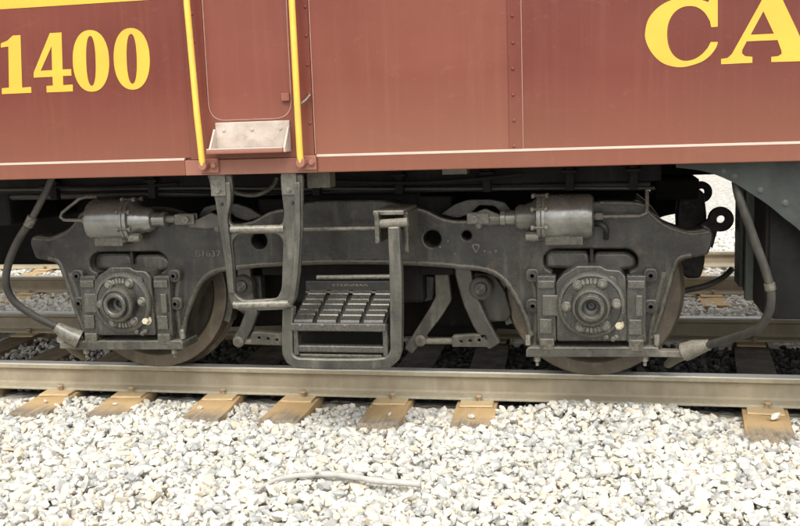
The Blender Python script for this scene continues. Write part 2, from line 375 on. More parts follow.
# ballast stones ------------------------------------------------------
def rock_templates(n=26, npts=16):
    out = []
    for k in range(n):
        bm = bmesh.new(); pts = rng.normal(size=(npts, 3)); pts /= np.linalg.norm(pts, axis=1)[:, None]
        pts *= np.array([1.0, rng.uniform(.62, .95), rng.uniform(.5, .8)]) * rng.uniform(.82, 1.08, size=(npts, 1))
        for p in pts: bm.verts.new(p)
        r = bmesh.ops.convex_hull(bm, input=bm.verts[:]); 
        bmesh.ops.delete(bm, geom=list({g for g in r['geom_interior'] if isinstance(g, bmesh.types.BMVert)}), context='VERTS')
        bmesh.ops.bevel(bm, geom=bm.edges[:], offset=.10, segments=1, affect='EDGES', clamp_overlap=True) if k % 2 == 0 else None
        bmesh.ops.triangulate(bm, faces=bm.faces[:]); bmesh.ops.recalc_face_normals(bm, faces=bm.faces[:])
        bm.verts.ensure_lookup_table()
        V = np.array([v.co[:] for v in bm.verts]); F = np.array([[v.index for v in f.verts] for f in (bm.verts.index_update() or bm.faces)])
        out.append((V, F)); bm.free()
    return out
ROCK = rock_templates()
def rotm(n):
    q = rng.normal(size=(n, 4)); q /= np.linalg.norm(q, axis=1)[:, None]; a, b, c_, d = q.T
    return np.stack([np.stack([1-2*(c_*c_+d*d), 2*(b*c_-a*d), 2*(b*d+a*c_)], -1), np.stack([2*(b*c_+a*d), 1-2*(b*b+d*d), 2*(c_*d-a*b)], -1), np.stack([2*(b*d-a*c_), 2*(c_*d+a*b), 1-2*(b*b+c_*c_)], -1)], 1)
def stones(name, pos, rad, tone, m, label):
    n = len(pos); R = rotm(n); k = rng.integers(0, len(ROCK), n); VV = []; FF = []; TT = []; off = 0
    for i in range(n):
        V, F = ROCK[k[i]]; v = (V*rad[i]) @ R[i].T; v[:, 2] *= .85; VV.append(v+pos[i]); FF.append(F+off); off += len(V); TT.append(np.full(len(V), tone[i]))
    V = np.concatenate(VV); F = np.concatenate(FF); T = np.concatenate(TT).astype(np.float32)
    me = bpy.data.meshes.new(name); me.vertices.add(len(V)); me.vertices.foreach_set('co', V.ravel().astype(np.float32))
    me.loops.add(F.size); me.loops.foreach_set('vertex_index', F.ravel().astype(np.int32))
    me.polygons.add(len(F)); me.polygons.foreach_set('loop_start', np.arange(0, F.size, 3, dtype=np.int32))
    me.update(calc_edges=True); at = me.attributes.new('tone', 'FLOAT', 'POINT'); at.data.foreach_set('value', T)
    me.polygons.foreach_set('use_smooth', np.zeros(len(F), dtype=bool)); me.materials.append(m)
    return tag(link(name, me, None), label, 'gravel', kind='stuff')
def grid(x0, x1, y0, y1, s):
    xs, ys = np.meshgrid(np.arange(x0, x1, s), np.arange(y0, y1, s)); p = np.stack([xs.ravel(), ys.ravel()], 1)
    return p + rng.uniform(-.48, .48, p.shape)*s
def on_sleeper(p, lst, y0=0, L0=-.47, wd=.215):
    bad = np.zeros(len(p), bool)
    for x, a, *_ in lst:
        t = math.radians(a); dx = p[:, 0]-x; dy = p[:, 1]-y0
        lx = dx*math.cos(t)+dy*math.sin(t); ly = -dx*math.sin(t)+dy*math.cos(t)
        bad |= (np.abs(lx) < wd/2-.004) & (ly > L0+.03)
    return bad
def heap(p):          # ballast piled against the rail where the sleepers are buried
    return .075*np.exp(-((p[:, 0]-1.33)/.42)**4)*np.exp(-((p[:, 1]+.22)/.26)**2)
def undul(p): return .010*np.sin(p[:, 0]*3.1+p[:, 1]*2.3)+.008*np.sin(p[:, 0]*7.3-p[:, 1]*5.1+1)
# shoulder in front of the rail, two layers so no bare ground shows
P0 = grid(-3.6, 4.2, -2.6, -.075, .040); P1 = grid(-3.4, 4.0, -2.5, -.085, .042)
def zz(p, base): return base + heap(p) + undul(p) + np.where(p[:, 1] < -.5, np.minimum((-p[:, 1]-.5)*.05, .012), 0) - .02*np.exp(-((p[:, 1]+.08)/.05)**2)
pos = []; rad = []
P2 = grid(-3.2, 3.9, -2.4, -.085, .043)
for p, base, (r0, r1) in ((P0, -.203, (.026, .036)), (P1, -.182, (.018, .040)), (P2, -.182, (.008, .016))):
    p = p[~on_sleeper(p, SL)]
    r = rng.uniform(r0, r1, len(p))*rng.choice([1, 1, 1, .75, 1.15], len(p)); pos.append(np.column_stack([p, zz(p, base)+rng.uniform(-.009, .011, len(p))-np.where(p[:, 1] > -.5, r*.35, 0)])); rad.append(r)
pos = np.concatenate(pos); rad = np.concatenate(rad)
# a few pieces lying on the sleepers
ex = np.array([[2.09, -.25, ZT+.022], [-1.80, -.30, ZT+.01], [-.86, -.33, ZT+.008], [.62, -.36, ZT+.012], [-1.37, -.31, ZT+.01], [.19, -.35, ZT+.008]])
pos = np.concatenate([pos, ex]); rad = np.concatenate([rad, [.034, .018, .02, .022, .016, .018]])
tone = rng.random(len(pos))
cl, cf = np.array(cam.matrix_world.translation), np.array(_f)
d = pos-cl; dep = d @ cf; sx = 400+984.7604*(d @ np.array(_r))/dep; sy = 263-984.7604*(d @ np.array(_u))/dep
show = np.where((sx > 5) & (sx < 795) & (sy > 385) & (sy < 518) & (pos[:, 2] > np.median(pos[:, 2])), rad/dep, 0)
big = np.argsort(-show)[:300]; rest = np.setdiff1d(np.arange(len(pos)), big)
stones('gravel', pos[rest], rad[rest], tone[rest], STONE, 'white crushed limestone ballast in front of the near rail')
SM = []
for V, F in ROCK:
    me = bpy.data.meshes.new('stone'); me.from_pydata(V.tolist(), [], F.tolist()); me.materials.append(STONE1); SM.append(me)
for i in big:
    o = bpy.data.objects.new('stone', SM[int(rng.integers(len(SM)))]); o.location = pos[i]; s = rad[i]; o.scale = (s, s, s*.85)
    o.rotation_euler = (rng.uniform(-.5, .5), rng.uniform(-.5, .5), rng.uniform(0, 6.28)); o.parent = ground; C.objects.link(o)
    if False: pass
for ch in ground.children: ch.location = ch.location - ground.location
# dark stones between the rails
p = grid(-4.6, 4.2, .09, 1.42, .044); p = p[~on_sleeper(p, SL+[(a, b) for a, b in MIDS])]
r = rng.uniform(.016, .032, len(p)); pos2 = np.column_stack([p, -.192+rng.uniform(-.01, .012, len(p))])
lt = 1/(1+np.exp((p[:, 0]+1.5)/.15)); tn = np.clip(rng.random(len(p))*(.72-.4*lt)+.72*lt, 0, 1)  # far left stones paler: sunlit end put into their tone
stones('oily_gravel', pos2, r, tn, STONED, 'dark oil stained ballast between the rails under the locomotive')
# between and beyond the tracks
p = np.concatenate([grid(-6.5, 4.6, 1.60, 3.16, .052), grid(-8.5, 5.2, 3.34, 4.66, .06), grid(-10, 6, 4.85, 8.5, .085)])
pls = [(o.location.x, math.degrees(o.rotation_euler.z)) for o in C.objects if o.get('group') == 'sleepers of the parallel track']
p = p[~((p[:, 1] < 4.9) & (p[:, 1] > 3.02) & on_sleeper(p, pls, 3.25, -.5))]
r = rng.uniform(.022, .04, len(p))*np.where(p[:, 1] > 4.9, 1.4, 1); pos3 = np.column_stack([p, -.178+rng.uniform(-.012, .015, len(p))])
stones('distant_gravel', pos3, r, np.where(rng.random(len(p)) < .25, .45, .97)+rng.random(len(p))*.03, STONE, 'sunlit white ballast beyond the locomotive around the parallel track')  # near-white tones stand in for sunlight missing beyond the locomotive
# stick
st = [(-0.124,-1.486,-0.162),(-0.101,-1.416,-0.15),(-0.057,-1.353,-0.144),(0.022,-1.308,-0.144),(0.115,-1.279,-0.146),(0.218,-1.285,-0.148),(0.343,-1.317,-0.15),(0.452,-1.328,-0.15),(0.536,-1.323,-0.154)]
sp = smoothpts([(a, b, c_+.011) for a, b, c_ in st], 5, False); n = len(sp)
sp = [p+Vector((0, random.uniform(-.001, .001), random.uniform(-.001, .001))) for p in sp]
bm = bmesh.new(); add_tube(bm, sp, [(.006+.008*min(1, 2.2*i/n))*(1+.10*math.sin(i*1.3)+.05*math.sin(i*3.1)) for i in range(n)], 10)
add_tube(bm, [sp[18], sp[18]+Vector((.012, -.012, .014)), sp[18]+Vector((.02, -.02, .02))], [.008, .006, .003], 8)
tag(link('stick', mesh('stick', bm), STICK, smooth=50), 'bleached grey bent stick lying on the white ballast', 'stick')

# ------------------------------------------------------------------ locomotive body
YS = -.77
loco = thing('locomotive', (0, .75, 0), 'oxide red locomotive body with yellow lettering, handrails and door', 'locomotive')
ZL = 1.203; ZB = 1.122; ZTOP = 2.75
XL, XR = -5.5, 6.5
xa = -0.6256; xb = -0.0194; xc = 0.8752; xd = 0.9341
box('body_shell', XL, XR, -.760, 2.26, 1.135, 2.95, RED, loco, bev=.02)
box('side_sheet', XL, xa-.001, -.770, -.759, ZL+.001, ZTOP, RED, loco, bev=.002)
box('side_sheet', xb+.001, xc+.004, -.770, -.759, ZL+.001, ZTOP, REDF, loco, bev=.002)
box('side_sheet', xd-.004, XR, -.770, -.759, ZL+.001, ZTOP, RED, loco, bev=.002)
bt = box('batten', xc, xd, -.776, -.7701, ZL+.002, ZTOP, RED, loco, bev=.003)
box('pale_edge', xd+.0005, xd+.004, -.7745, -.7702, ZL+.002, ZTOP, SEAM, bt, bev=0)
# sill below the sheets, highlight along its upper edge painted as a pale strip
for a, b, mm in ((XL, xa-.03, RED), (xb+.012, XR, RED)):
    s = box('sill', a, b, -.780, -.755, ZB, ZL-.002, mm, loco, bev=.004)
    box('pale_edge', a, b-.001, -.7815, -.760, ZL-.0095, ZL+.0015, EDGE_HL, s, bev=.001)
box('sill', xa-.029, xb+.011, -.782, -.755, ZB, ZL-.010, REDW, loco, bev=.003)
for a in (xb+.004,): box('pale_edge', a, a+.004, -.7738, -.760, ZL+.002, ZTOP, SEAM, loco, bev=0)
# door surround with a rounded recess, and the door leaf in it
dl, dr, db = -0.5285, -0.1153, 1.3697
def rrect(x0, x1, z0, z1, r): return rnd([(x0, z0), (x1, z0), (x1, z1), (x0, z1)], r, 8)
hole = rnd([(dl, db), (dr, db), (dr, 2.65), (dl, 2.65)], .085, 8)
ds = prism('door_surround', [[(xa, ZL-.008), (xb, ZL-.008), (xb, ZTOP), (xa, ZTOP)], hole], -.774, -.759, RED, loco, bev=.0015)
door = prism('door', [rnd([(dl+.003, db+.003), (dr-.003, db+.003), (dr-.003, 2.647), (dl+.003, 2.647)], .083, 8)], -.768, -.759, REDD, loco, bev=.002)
prism('door_edge', [rnd([(dl+.002, db+.002), (dr-.002, db+.002), (dr-.002, 2.648), (dl+.002, 2.648)], .084, 8), rnd([(dl+.007, db+.007), (dr-.007, db+.007), (dr-.007, 2.643), (dl+.007, 2.643)], .08, 8)], -.7695, -.7679, SEAM, door)
box('keeper', -0.1624, -0.1241, -.785, -.767, 1.452, 1.4882, REDW, door, bev=.002)
# rivets
def rivet_mesh(r):
    bm = bmesh.new(); add_lathe(bm, [(r, 0), (r*.9, -r*.35), (r*.55, -r*.62), (.0005, -r*.7)], 'Y', 12); return mesh('rivet', bm)
RV = rivet_mesh(.0078)
for x, y in [(-0.5778,1.8652),(-0.5764,1.7384),(-0.5748,1.6152),(-0.5734,1.4865),(-0.572,1.3567)] + [(-0.0305,1.8661),(-0.032,1.7383),(-0.0312,1.6094),(-0.0328,1.4794),(-0.032,1.3484)]:
    link('rivet', RV, RED, ds, (x, -.774, y), smooth=50)
for k in range(3):
    for x in (-0.5827, -0.0328): link('rivet', RV, RED, ds, (x-.005, -.774, 2.02+k*.14), smooth=50)
for x, y in [(0.898,1.7763),(0.8991,1.6619),(0.8971,1.551),(0.8965,1.4393),(0.8977,1.3288),(0.8956,1.2089)]: link('rivet', RV, RED, bt, (x, -.776, max(y, ZL+.014)), smooth=50)
for k in range(5): link('rivet', RV, RED, bt, ((xc+xd)/2, -.776, 2.05+k*.13), smooth=50)
for x, y in [(-0.4707,1.3024),(-0.3119,1.3161),(-0.1803,1.3166)]: pass
# handrails
for pts, bx0, bx1, by0, by1 in (([(-0.544,-0.83,1.1672),(-0.545,-0.835,1.1953),(-0.556,-0.835,1.4026),(-0.5714,-0.835,1.8985),(-0.5724,-0.835,2.0968),(-0.5659,-0.835,2.7397)], 194, 213, 157, 170), ([(-0.0675,-0.83,1.1695),(-0.069,-0.835,1.2015),(-0.0705,-0.835,1.4083),(-0.0728,-0.835,1.8704),(-0.0721,-0.835,2.0643),(-0.0624,-0.835,2.6925)], 295, 315, 157, 168)):
    h = tube('handrail', pts, .0148, YELR, loco, 14)
    p = pts[0]
    bm = bmesh.new(); add_box(bm, p[0]-.028, p[0]+.062, -.798, -.781, p[2]-.035, p[2]+.032); add_tube(bm, [(p[0], -.79, p[2]), (p[0], -.845, p[2])], .022, 12)
    hb = link('bracket', mesh('bracket', bm), REDW, h, bev=.004)
    hexbolt('bolt', p[0]+.042, -.798, p[2], .014, .016, REDW, h)
# chain by the right handrail
ch = [(-0.0883,-0.8,1.4181),(-0.0574,-0.82,1.4347),(-0.036,-0.81,1.4519),(-0.0222,-0.79,1.4741)]
tube('safety_chain', ch, .006, IRON_L, loco, 8, 4)
# door step of bare aluminium
k0, k1 = -0.4906, -0.129
zt_, zb_ = 1.3642, 1.2428
kp = box('kick_plate', k0, k1, -.786, -.7745, zb_, zt_, ALU, loco, bev=.003)
box('tread_plate', k0-.012, k1-.006, -.885, -.776, zb_-.022, zb_-.003, REDW, kp, bev=.005)
box('tread_face', k0-.010, k1-.008, -.883, -.79, zb_-.0028, zb_+.003, ALU, kp, bev=.002)
prism_e = [(-.785, zt_-.03), (-.785, zb_-.02), (-.87, zb_-.02), (-.87, zb_), (-.80, zt_-.03)]
for xx in (k0-.004, k1-.006):
    bm = bmesh.new(); a = [bm.verts.new((xx, p, q)) for p, q in prism_e]; b = [bm.verts.new((xx+.008, p, q)) for p, q in prism_e]
    bm.faces.new(a); bm.faces.new(b[::-1])
    for i in range(5): bm.faces.new((a[i], a[(i+1) % 5], b[(i+1) % 5], b[i]))
    link('gusset', mesh('gusset', bm), ALU, kp)
for fx in (.12, .5, .88): hexbolt('bolt', k0+(k1-k0)*fx, -.786, zt_-.035, .008, .006, ALU, kp)
# painted lettering
def glyph(name, loops, lb): 
    o = prism(name, loops, -.7718, -.7698, YEL, loco); o['label'] = lb; return o
Y0 = -.77
glyph('numeral', [[(-1.573,1.7801),(-1.5367,1.7913),(-1.5049,1.814),(-1.4645,1.8136),(-1.4796,1.5655),(-1.4314,1.5669),(-1.4323,1.5391),(-1.5919,1.5387),(-1.5891,1.5666),(-1.5498,1.5683),(-1.5339,1.7636),(-1.575,1.7607)]], 'yellow numeral 1')
glyph('numeral', [[(-1.3076,1.8153),(-1.2463,1.8154),(-1.2565,1.6424),(-1.2113,1.6421),(-1.2123,1.6115),(-1.2574,1.6118),(-1.2595,1.5681),(-1.2088,1.5693),(-1.2116,1.537),(-1.3498,1.5375),(-1.3487,1.5685),(-1.314,1.5687),(-1.312,1.6108),(-1.4126,1.6102),(-1.4103,1.6345)], [(-1.3042,1.7542),(-1.311,1.6416),(-1.373,1.641)]], 'yellow numeral 4')
glyph('numeral', [[(-1.0106,1.6716),(-1.0129,1.6452),(-1.0171,1.6225),(-1.0233,1.6021),(-1.0313,1.5838),(-1.041,1.5679),(-1.0523,1.5546),(-1.065,1.5441),(-1.079,1.5367),(-1.0942,1.5325),(-1.1118,1.5315),(-1.1293,1.5338),(-1.1441,1.5393),(-1.1573,1.5478),(-1.169,1.5593),(-1.179,1.5735),(-1.1872,1.5902),(-1.1933,1.6092),(-1.1974,1.6303),(-1.1994,1.6534),(-1.199,1.6802),(-1.1964,1.7068),(-1.192,1.7295),(-1.1857,1.7499),(-1.1775,1.7681),(-1.1677,1.7838),(-1.1563,1.7969),(-1.1436,1.8071),(-1.1296,1.8142),(-1.1145,1.8182),(-1.097,1.8189),(-1.0797,1.8164),(-1.0651,1.8109),(-1.0521,1.8024),(-1.0406,1.7911),(-1.0307,1.777),(-1.0226,1.7605),(-1.0165,1.7418),(-1.0123,1.721),(-1.0103,1.6982)], [(-1.0795,1.6748),(-1.0814,1.6466),(-1.0837,1.6242),(-1.0868,1.6049),(-1.0904,1.5887),(-1.0946,1.5757),(-1.0992,1.5663),(-1.1043,1.5606),(-1.1104,1.5589),(-1.1164,1.5611),(-1.1209,1.5671),(-1.1245,1.5769),(-1.1273,1.5902),(-1.1293,1.6067),(-1.1303,1.6263),(-1.1304,1.6488),(-1.1293,1.677),(-1.1274,1.7051),(-1.125,1.7275),(-1.1219,1.7467),(-1.1183,1.7628),(-1.1142,1.7756),(-1.1095,1.7848),(-1.1045,1.7904),(-1.0984,1.792),(-1.0925,1.7898),(-1.088,1.7838),(-1.0844,1.7741),(-1.0816,1.761),(-1.0797,1.7446),(-1.0786,1.7253),(-1.0785,1.7029)]], 'yellow numeral 0 after the 4')
glyph('numeral', [[(-0.8028,1.6717),(-0.8049,1.6455),(-0.8089,1.6231),(-0.8147,1.6028),(-0.8224,1.5847),(-0.8318,1.5689),(-0.8427,1.5557),(-0.855,1.5454),(-0.8685,1.538),(-0.8833,1.5338),(-0.9004,1.5329),(-0.9174,1.5352),(-0.9318,1.5405),(-0.9448,1.549),(-0.9562,1.5603),(-0.966,1.5744),(-0.974,1.591),(-0.9801,1.6098),(-0.9842,1.6307),(-0.9862,1.6536),(-0.986,1.6801),(-0.9837,1.7065),(-0.9795,1.729),(-0.9735,1.7492),(-0.9657,1.7672),(-0.9562,1.7828),(-0.9452,1.7957),(-0.9329,1.8058),(-0.9194,1.8129),(-0.9046,1.8169),(-0.8877,1.8176),(-0.8709,1.8152),(-0.8566,1.8097),(-0.8439,1.8013),(-0.8326,1.79),(-0.823,1.7761),(-0.815,1.7598),(-0.8089,1.7412),(-0.8048,1.7206),(-0.8027,1.698)], [(-0.8679,1.6747),(-0.8695,1.6468),(-0.8718,1.6247),(-0.8748,1.6055),(-0.8785,1.5894),(-0.8827,1.5766),(-0.8875,1.5673),(-0.8928,1.5617),(-0.8992,1.56),(-0.9055,1.5622),(-0.9103,1.5682),(-0.9142,1.5779),(-0.9173,1.591),(-0.9195,1.6074),(-0.9208,1.6268),(-0.9211,1.6491),(-0.9202,1.6771),(-0.9185,1.705),(-0.9162,1.7271),(-0.9132,1.7461),(-0.9095,1.762),(-0.9053,1.7747),(-0.9005,1.7839),(-0.8953,1.7893),(-0.8889,1.7909),(-0.8827,1.7887),(-0.8779,1.7827),(-0.874,1.7732),(-0.8709,1.7601),(-0.8687,1.7439),(-0.8674,1.7247),(-0.8671,1.7025)]], 'yellow last numeral 0')
cO = [(1.7503,1.6241),(1.7416,1.5988),(1.715,1.5659),(1.6745,1.5419),(1.6018,1.5274),(1.533,1.5454),(1.4868,1.5876),(1.4599,1.6402),(1.4562,1.6822),(1.4708,1.7352),(1.5092,1.7783),(1.5592,1.8039),(1.6108,1.8119),(1.6631,1.8053)]
cI = [(1.7179,1.7101),(1.6951,1.7478),(1.6589,1.7727),(1.6138,1.7752),(1.5758,1.7553),(1.5523,1.7161),(1.5453,1.6684),(1.5519,1.6171),(1.5741,1.5761),(1.6107,1.554),(1.6517,1.5568),(1.685,1.5756),(1.7101,1.6031),(1.7215,1.6255)]
cS = [(1.6947,1.7943),(1.71,1.788),(1.7196,1.8093),(1.7473,1.8095),(1.7487,1.6865),(1.7227,1.686)]
glyph('letter', [[tuple(p) for p in smoothpts(cO, 5, False)] + cS + [tuple(p) for p in smoothpts(cI, 5, False)]], 'yellow letter C')
glyph('letter', [[(1.7637,1.5545),(1.7897,1.557),(1.8065,1.5727),(1.8611,1.6725),(1.9379,1.8155),(1.9858,1.8145),(2.054,1.6697),(2.0998,1.5663),(2.1131,1.553),(2.1366,1.5483),(2.137,1.5302),(1.9624,1.5326),(1.962,1.5536),(1.9883,1.5552),(2.0022,1.5636),(2.002,1.5745),(1.9853,1.6208),(1.8645,1.6213),(1.8473,1.5873),(1.8466,1.5727),(1.8592,1.5611),(1.8877,1.5571),(1.8881,1.5332),(1.764,1.5323)], [(1.9278,1.7396),(1.8792,1.647),(1.9707,1.6469)]], 'yellow letter A')
zs = 1.9402
box('painted_stripe', XL, xa-.012, -.7718, -.7698, zs, zs+.16, YEL, loco, bev=0)['label'] = 'yellow stripe above the number'
# hanging things under the sill
box('underframe', XL, 1.55, -.30, 1.80, 1.02, 1.14, BLACK, loco, bev=.01)
box('underframe', 1.56, XR, .45, 1.05, 1.0, 1.14, BLACK, loco, bev=.01)
box('centre_sill', XL, 1.45, .45, 1.05, .86, 1.03, BLACK, loco, bev=.01)
tube('air_pipe', [(-2.3404,-0.3,1.0506),(-0.7948,-0.3,1.0319),(0.2772,-0.3,1.0061),(1.5194,-0.3,0.9871)], .010, IRON_D, loco, 10)
tube('air_pipe', [(XL, -.22, 1.0), (1.5, -.22, 1.0)], .02, IRON_D, loco, 10)
for k, (x0_, x1_, yy_, z0_) in enumerate(((-1.7, -.9, -.34, 1.06), (-.2, .9, -.36, 1.07), (.5, 1.5, -.27, 1.045), (-1.2, .3, -.25, 1.03))):
    pts_ = [(x0_+(x1_-x0_)*i/8, yy_, z0_-.03*math.sin(PI*i/8)*(1 if k % 2 else .4)) for i in range(9)]
    tube('cable', pts_, .008+.003*(k % 2), BLACK, loco, 8, 2)
for x_ in (-1.62, -1.05, -.15, .28, .72, 1.12, 1.42):
    bm = bmesh.new(); add_box(bm, x_-.02, x_+.02, -.345, -.302, .985, 1.10); add_box(bm, x_-.035, x_+.035, -.36, -.30, 1.07, 1.085); link('pipe_hanger', mesh('pipe_hanger', bm), BLACK, loco, bev=.003)
jb = box('junction_box', -0.1086, 0.0055, -.62, -.52, 1.0404, 1.13, FIT, loco, bev=.004)
box('junction_box', 0.5466, 0.6635, -.62, -.52, 1.0901, 1.13, IRON, loco, bev=.004)
box('equipment_box', -4.4, -2.15, .95, 2.1, .445, 1.13, BLACK, loco, bev=.02)
box('equipment_box', -4.6, -1.95, -.25, .9, .84, 1.13, BLACK, loco, bev=.02)
# arched grey green gusset plate and fuel tank at the right
ar = [(1.5895,1.1034),(1.6897,1.0881),(1.7562,1.0672),(1.8266,1.0334),(1.8969,0.9869),(1.9711,0.9341),(2.0412,0.8729),(2.1029,0.8205),(2.2264,0.6861),(2.3108,0.5216)]
gp = prism('gusset_plate', [[tuple(p) for p in smoothpts(ar, 4, False)] + [(ar[-1][0]+.9, ar[-1][1]), (ar[-1][0]+.9, 1.128), (ar[0][0], 1.128)]], -.70, -.685, TANK, loco, bev=.002)
for x, y in [(1.7849,1.0837),(1.8304,1.0613),(1.9375,0.999),(2.0398,0.9415)]: hexbolt('bolt', x, -.70, y, .011, .010, TANK, gp)
tx = 1.9929
tk = thing('fuel_tank', (3.2, 0, .4), 'dark grey green underslung fuel tank with ribbed end at right edge', 'tank')
tp = rnd([(tx, .42), (XR, .42), (XR, 1.0), (tx, 1.0)], .03)
prism('tank_body', [tp], -.62, .28, BLACK, tk, bev=.006)
box('end_plate', tx-.035, tx+.004, .10, .30, .44, .985, TANK, tk, bev=.004)
box('end_plate', tx-.02, tx+.006, -.16, .09, .43, .95, IRON_D, tk, bev=.004)
box('end_rib', tx-.045, tx+.004, -.22, -.165, .43, .96, TANK, tk, bev=.004)
box('end_plate', tx-.014, tx+.006, -.60, -.24, .43, .94, BLACK, tk, bev=.004)
for k in range(4): box('strap', tx+.25+k*.55, tx+.31+k*.55, -.632, -.6, .415, 1.0, BLACK, tk, bev=.003)
# ladder
LY = -.73
lo = [(-0.5639,1.1248),(-0.5517,1.0769),(-0.5312,1.0002),(-0.5155,0.8463),(-0.4991,0.7009),(-0.4928,0.5544),(-0.481,0.4955),(-0.447,0.4662),(-0.3298,0.467),(-0.2136,0.4726),(-0.1725,0.4923),(-0.1506,0.5311),(-0.1238,0.6707),(-0.105,0.8516),(-0.0895,1.1142),(-0.1995,1.1167),(-0.1986,1.0416),(-0.1897,0.9283),(-0.2018,0.8858),(-0.2224,0.8718),(-0.438,0.8695),(-0.4621,0.889),(-0.4651,0.9226),(-0.4453,0.9987),(-0.4387,1.0652),(-0.4428,1.1221)]
lh = [(-0.4248,0.8357),(-0.2292,0.8386),(-0.2011,0.805),(-0.2208,0.5745),(-0.2459,0.5259),(-0.4236,0.5154),(-0.4576,0.5447),(-0.4532,0.7007),(-0.4572,0.8023)]
lad = prism('ladder', [rnd(lo, .014, 3), rnd(lh, .02, 5)], -.745, -.715, IRON_L, loco, bev=.006); lad['label'] = 'worn grey cast ladder hanging below the door'
rl = [(-0.1109,1.0784),(-0.1198,0.8534),(-0.1387,0.673),(-0.1628,0.5386),(-0.1817,0.5096)]
prism('flange', [stroke([tuple(p) for p in smoothpts(rl, 4, False)], .026)], -.772, -.7445, IRON_L, lad, bev=.005)
ll = [(-0.4542,1.0854),(-0.4544,1.0001),(-0.4748,0.9146),(-0.4712,0.8091),(-0.465,0.7029),(-0.4663,0.5571)]
prism('flange', [stroke([tuple(p) for p in smoothpts(ll, 4, False)], .022)], -.768, -.7445, IRON_L, lad, bev=.005)
for a in ([(-0.46,-0.74,0.8589),(-0.1949,-0.74,0.8608)], [(-0.4671,-0.74,0.4926),(-0.1738,-0.74,0.5014)]): tube('rung', a, .018, IRON_L, lad, 14)
for x0, x1 in ((-0.5448, -0.4693), (-0.1915, -0.1182)):
    box('foot_plate', x0, x1, -.756, -.7445, 1.02, 1.121, IRON_L, lad, bev=.003)
    hexbolt('bolt', (x0+x1)/2, -.756, 1.0437, .011, .012, IRON_L, lad)
    hexbolt('bolt', (x0+x1)/2+.01, -.745, 0.9819, .007, .008, IRON_D, lad)
tube('hand_loop', [(-0.5765,-0.45,1.0787),(-0.54,-0.47,1.024),(-0.466,-0.5,1.0049),(-0.3922,-0.5,1.0085),(-0.3382,-0.47,1.0402),(-0.3166,-0.45,1.0833)], .011, IRON, loco, 10, 5)

# ------------------------------------------------------------------ bogie
bog = thing('bogie', (0, .75, 0), 'dusty dark iron two-axle bogie with brake cylinders and footstep', 'bogie')
FY = -.34
half = [(0.1813,0.9557),(0.2932,0.9313),(0.4039,0.8971),(0.4885,0.856),(0.5733,0.8425),(0.683,0.8535),(0.8797,0.8804),(1.0729,0.9165),(1.2625,0.9327),(1.4487,0.9248),(1.4857,0.8814),(1.5595,0.8232),(1.6694,0.7839),(1.7509,0.7972),(1.7827,0.778),(1.7853,0.74),(1.7612,0.6689),(1.6886,0.6549),(1.6385,0.6407),(1.6158,0.5975),(1.5796,0.4618),(1.543,0.3295),(1.5198,0.2652),(1.52,0.2059),(1.3974,0.204),(1.3976,0.5882),(1.4374,0.6076),(1.442,0.6609),(1.4023,0.6998),(1.0322,0.7022),(0.9882,0.668),(0.9948,0.6087),(1.0309,0.5888),(1.0263,0.1984),(0.9082,0.1966),(0.9141,0.2577),(0.891,0.3586),(0.8433,0.459),(0.7904,0.5392),(0.712,0.5869),(0.5774,0.6047),(0.4361,0.6177),(0.1691,0.6287)]
rr = [.05, .06, .06, .06, .06, .06, .06, .06, .06, .03, .03, .05, .03, .02, .015, .015, .015, .02, .03, .05, .06, .06, .01, .008, .004, .006, .02, .03, .03, .03, .03, .02, .006, .004, .008, .01, .06, .08, .08, .1, .1, .06, .05]
full = half + [(-x, z_) for x, z_ in half[::-1]]; rr = rr + rr[::-1]
hs_ = [circ(0.4402, 0.7565, .042), circ(0.614, 0.7724, .0225, 18), circ(-0.4697, 0.7539, .042)]
fr = prism('side_frame', [rnd(full, rr, 4)] + hs_, FY, -.20, IRON, bog, bev=.010, res=3)
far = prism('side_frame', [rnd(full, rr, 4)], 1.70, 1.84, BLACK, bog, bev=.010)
# lips along the frame: raised edge of the casting
lipt = [(0.3292,0.9112),(0.4048,0.8951),(0.4893,0.8541),(0.574,0.8381),(0.6537,0.8445)]
tube('frame_lip', [(x, -.337, z_) for x, z_ in lipt], .0085, IRON_L, fr, 8, 4)
tube('frame_lip', [(-x, -.337, z_) for x, z_ in lipt], .0085, IRON_L, fr, 8, 4)
armt = [(1.2624,0.9231),(1.4488,0.9129),(1.495,0.8669),(1.5642,0.8088),(1.6741,0.7696),(1.7646,0.7782)]
for s in (1, -1): tube('frame_lip', [(s*x, -.335, z_) for x, z_ in armt], .010, IRON, fr, 8, 4)
# swelling ribs above each axle window and down each leg
for s in (1, -1):
    for leg in ([(0.9331,0.5492),(0.9512,0.4494),(0.9491,0.2985),(0.938,0.2073)], [(1.5605,0.5879),(1.5286,0.4519),(1.501,0.3045),(1.4965,0.2253)]):
        tube('frame_rib', [(s*x, -.326, z_) for x, z_ in leg], .020, IRON, fr, 10, 4)
# rolled flange along the lower arch and the outer curve of each pedestal
arch = [(0.9266,0.268),(0.9009,0.3637),(0.8532,0.464),(0.798,0.5492),(0.7172,0.6004),(0.5777,0.6188),(0.4365,0.6319),(0.1697,0.6431)]
tube('frame_flange', [(x, -.333, z_) for x, z_ in arch] + [(-x, -.333, z_) for x, z_ in arch[::-1]], .016, IRON, fr, 10, 3)
outer = [(1.5057,0.265),(1.529,0.3294),(1.5657,0.4618),(1.602,0.5927),(1.6292,0.6528),(1.684,0.6693)]
for s in (1, -1): tube('frame_flange', [(s*x, -.333, z_) for x, z_ in outer], .014, IRON, fr, 10, 4)
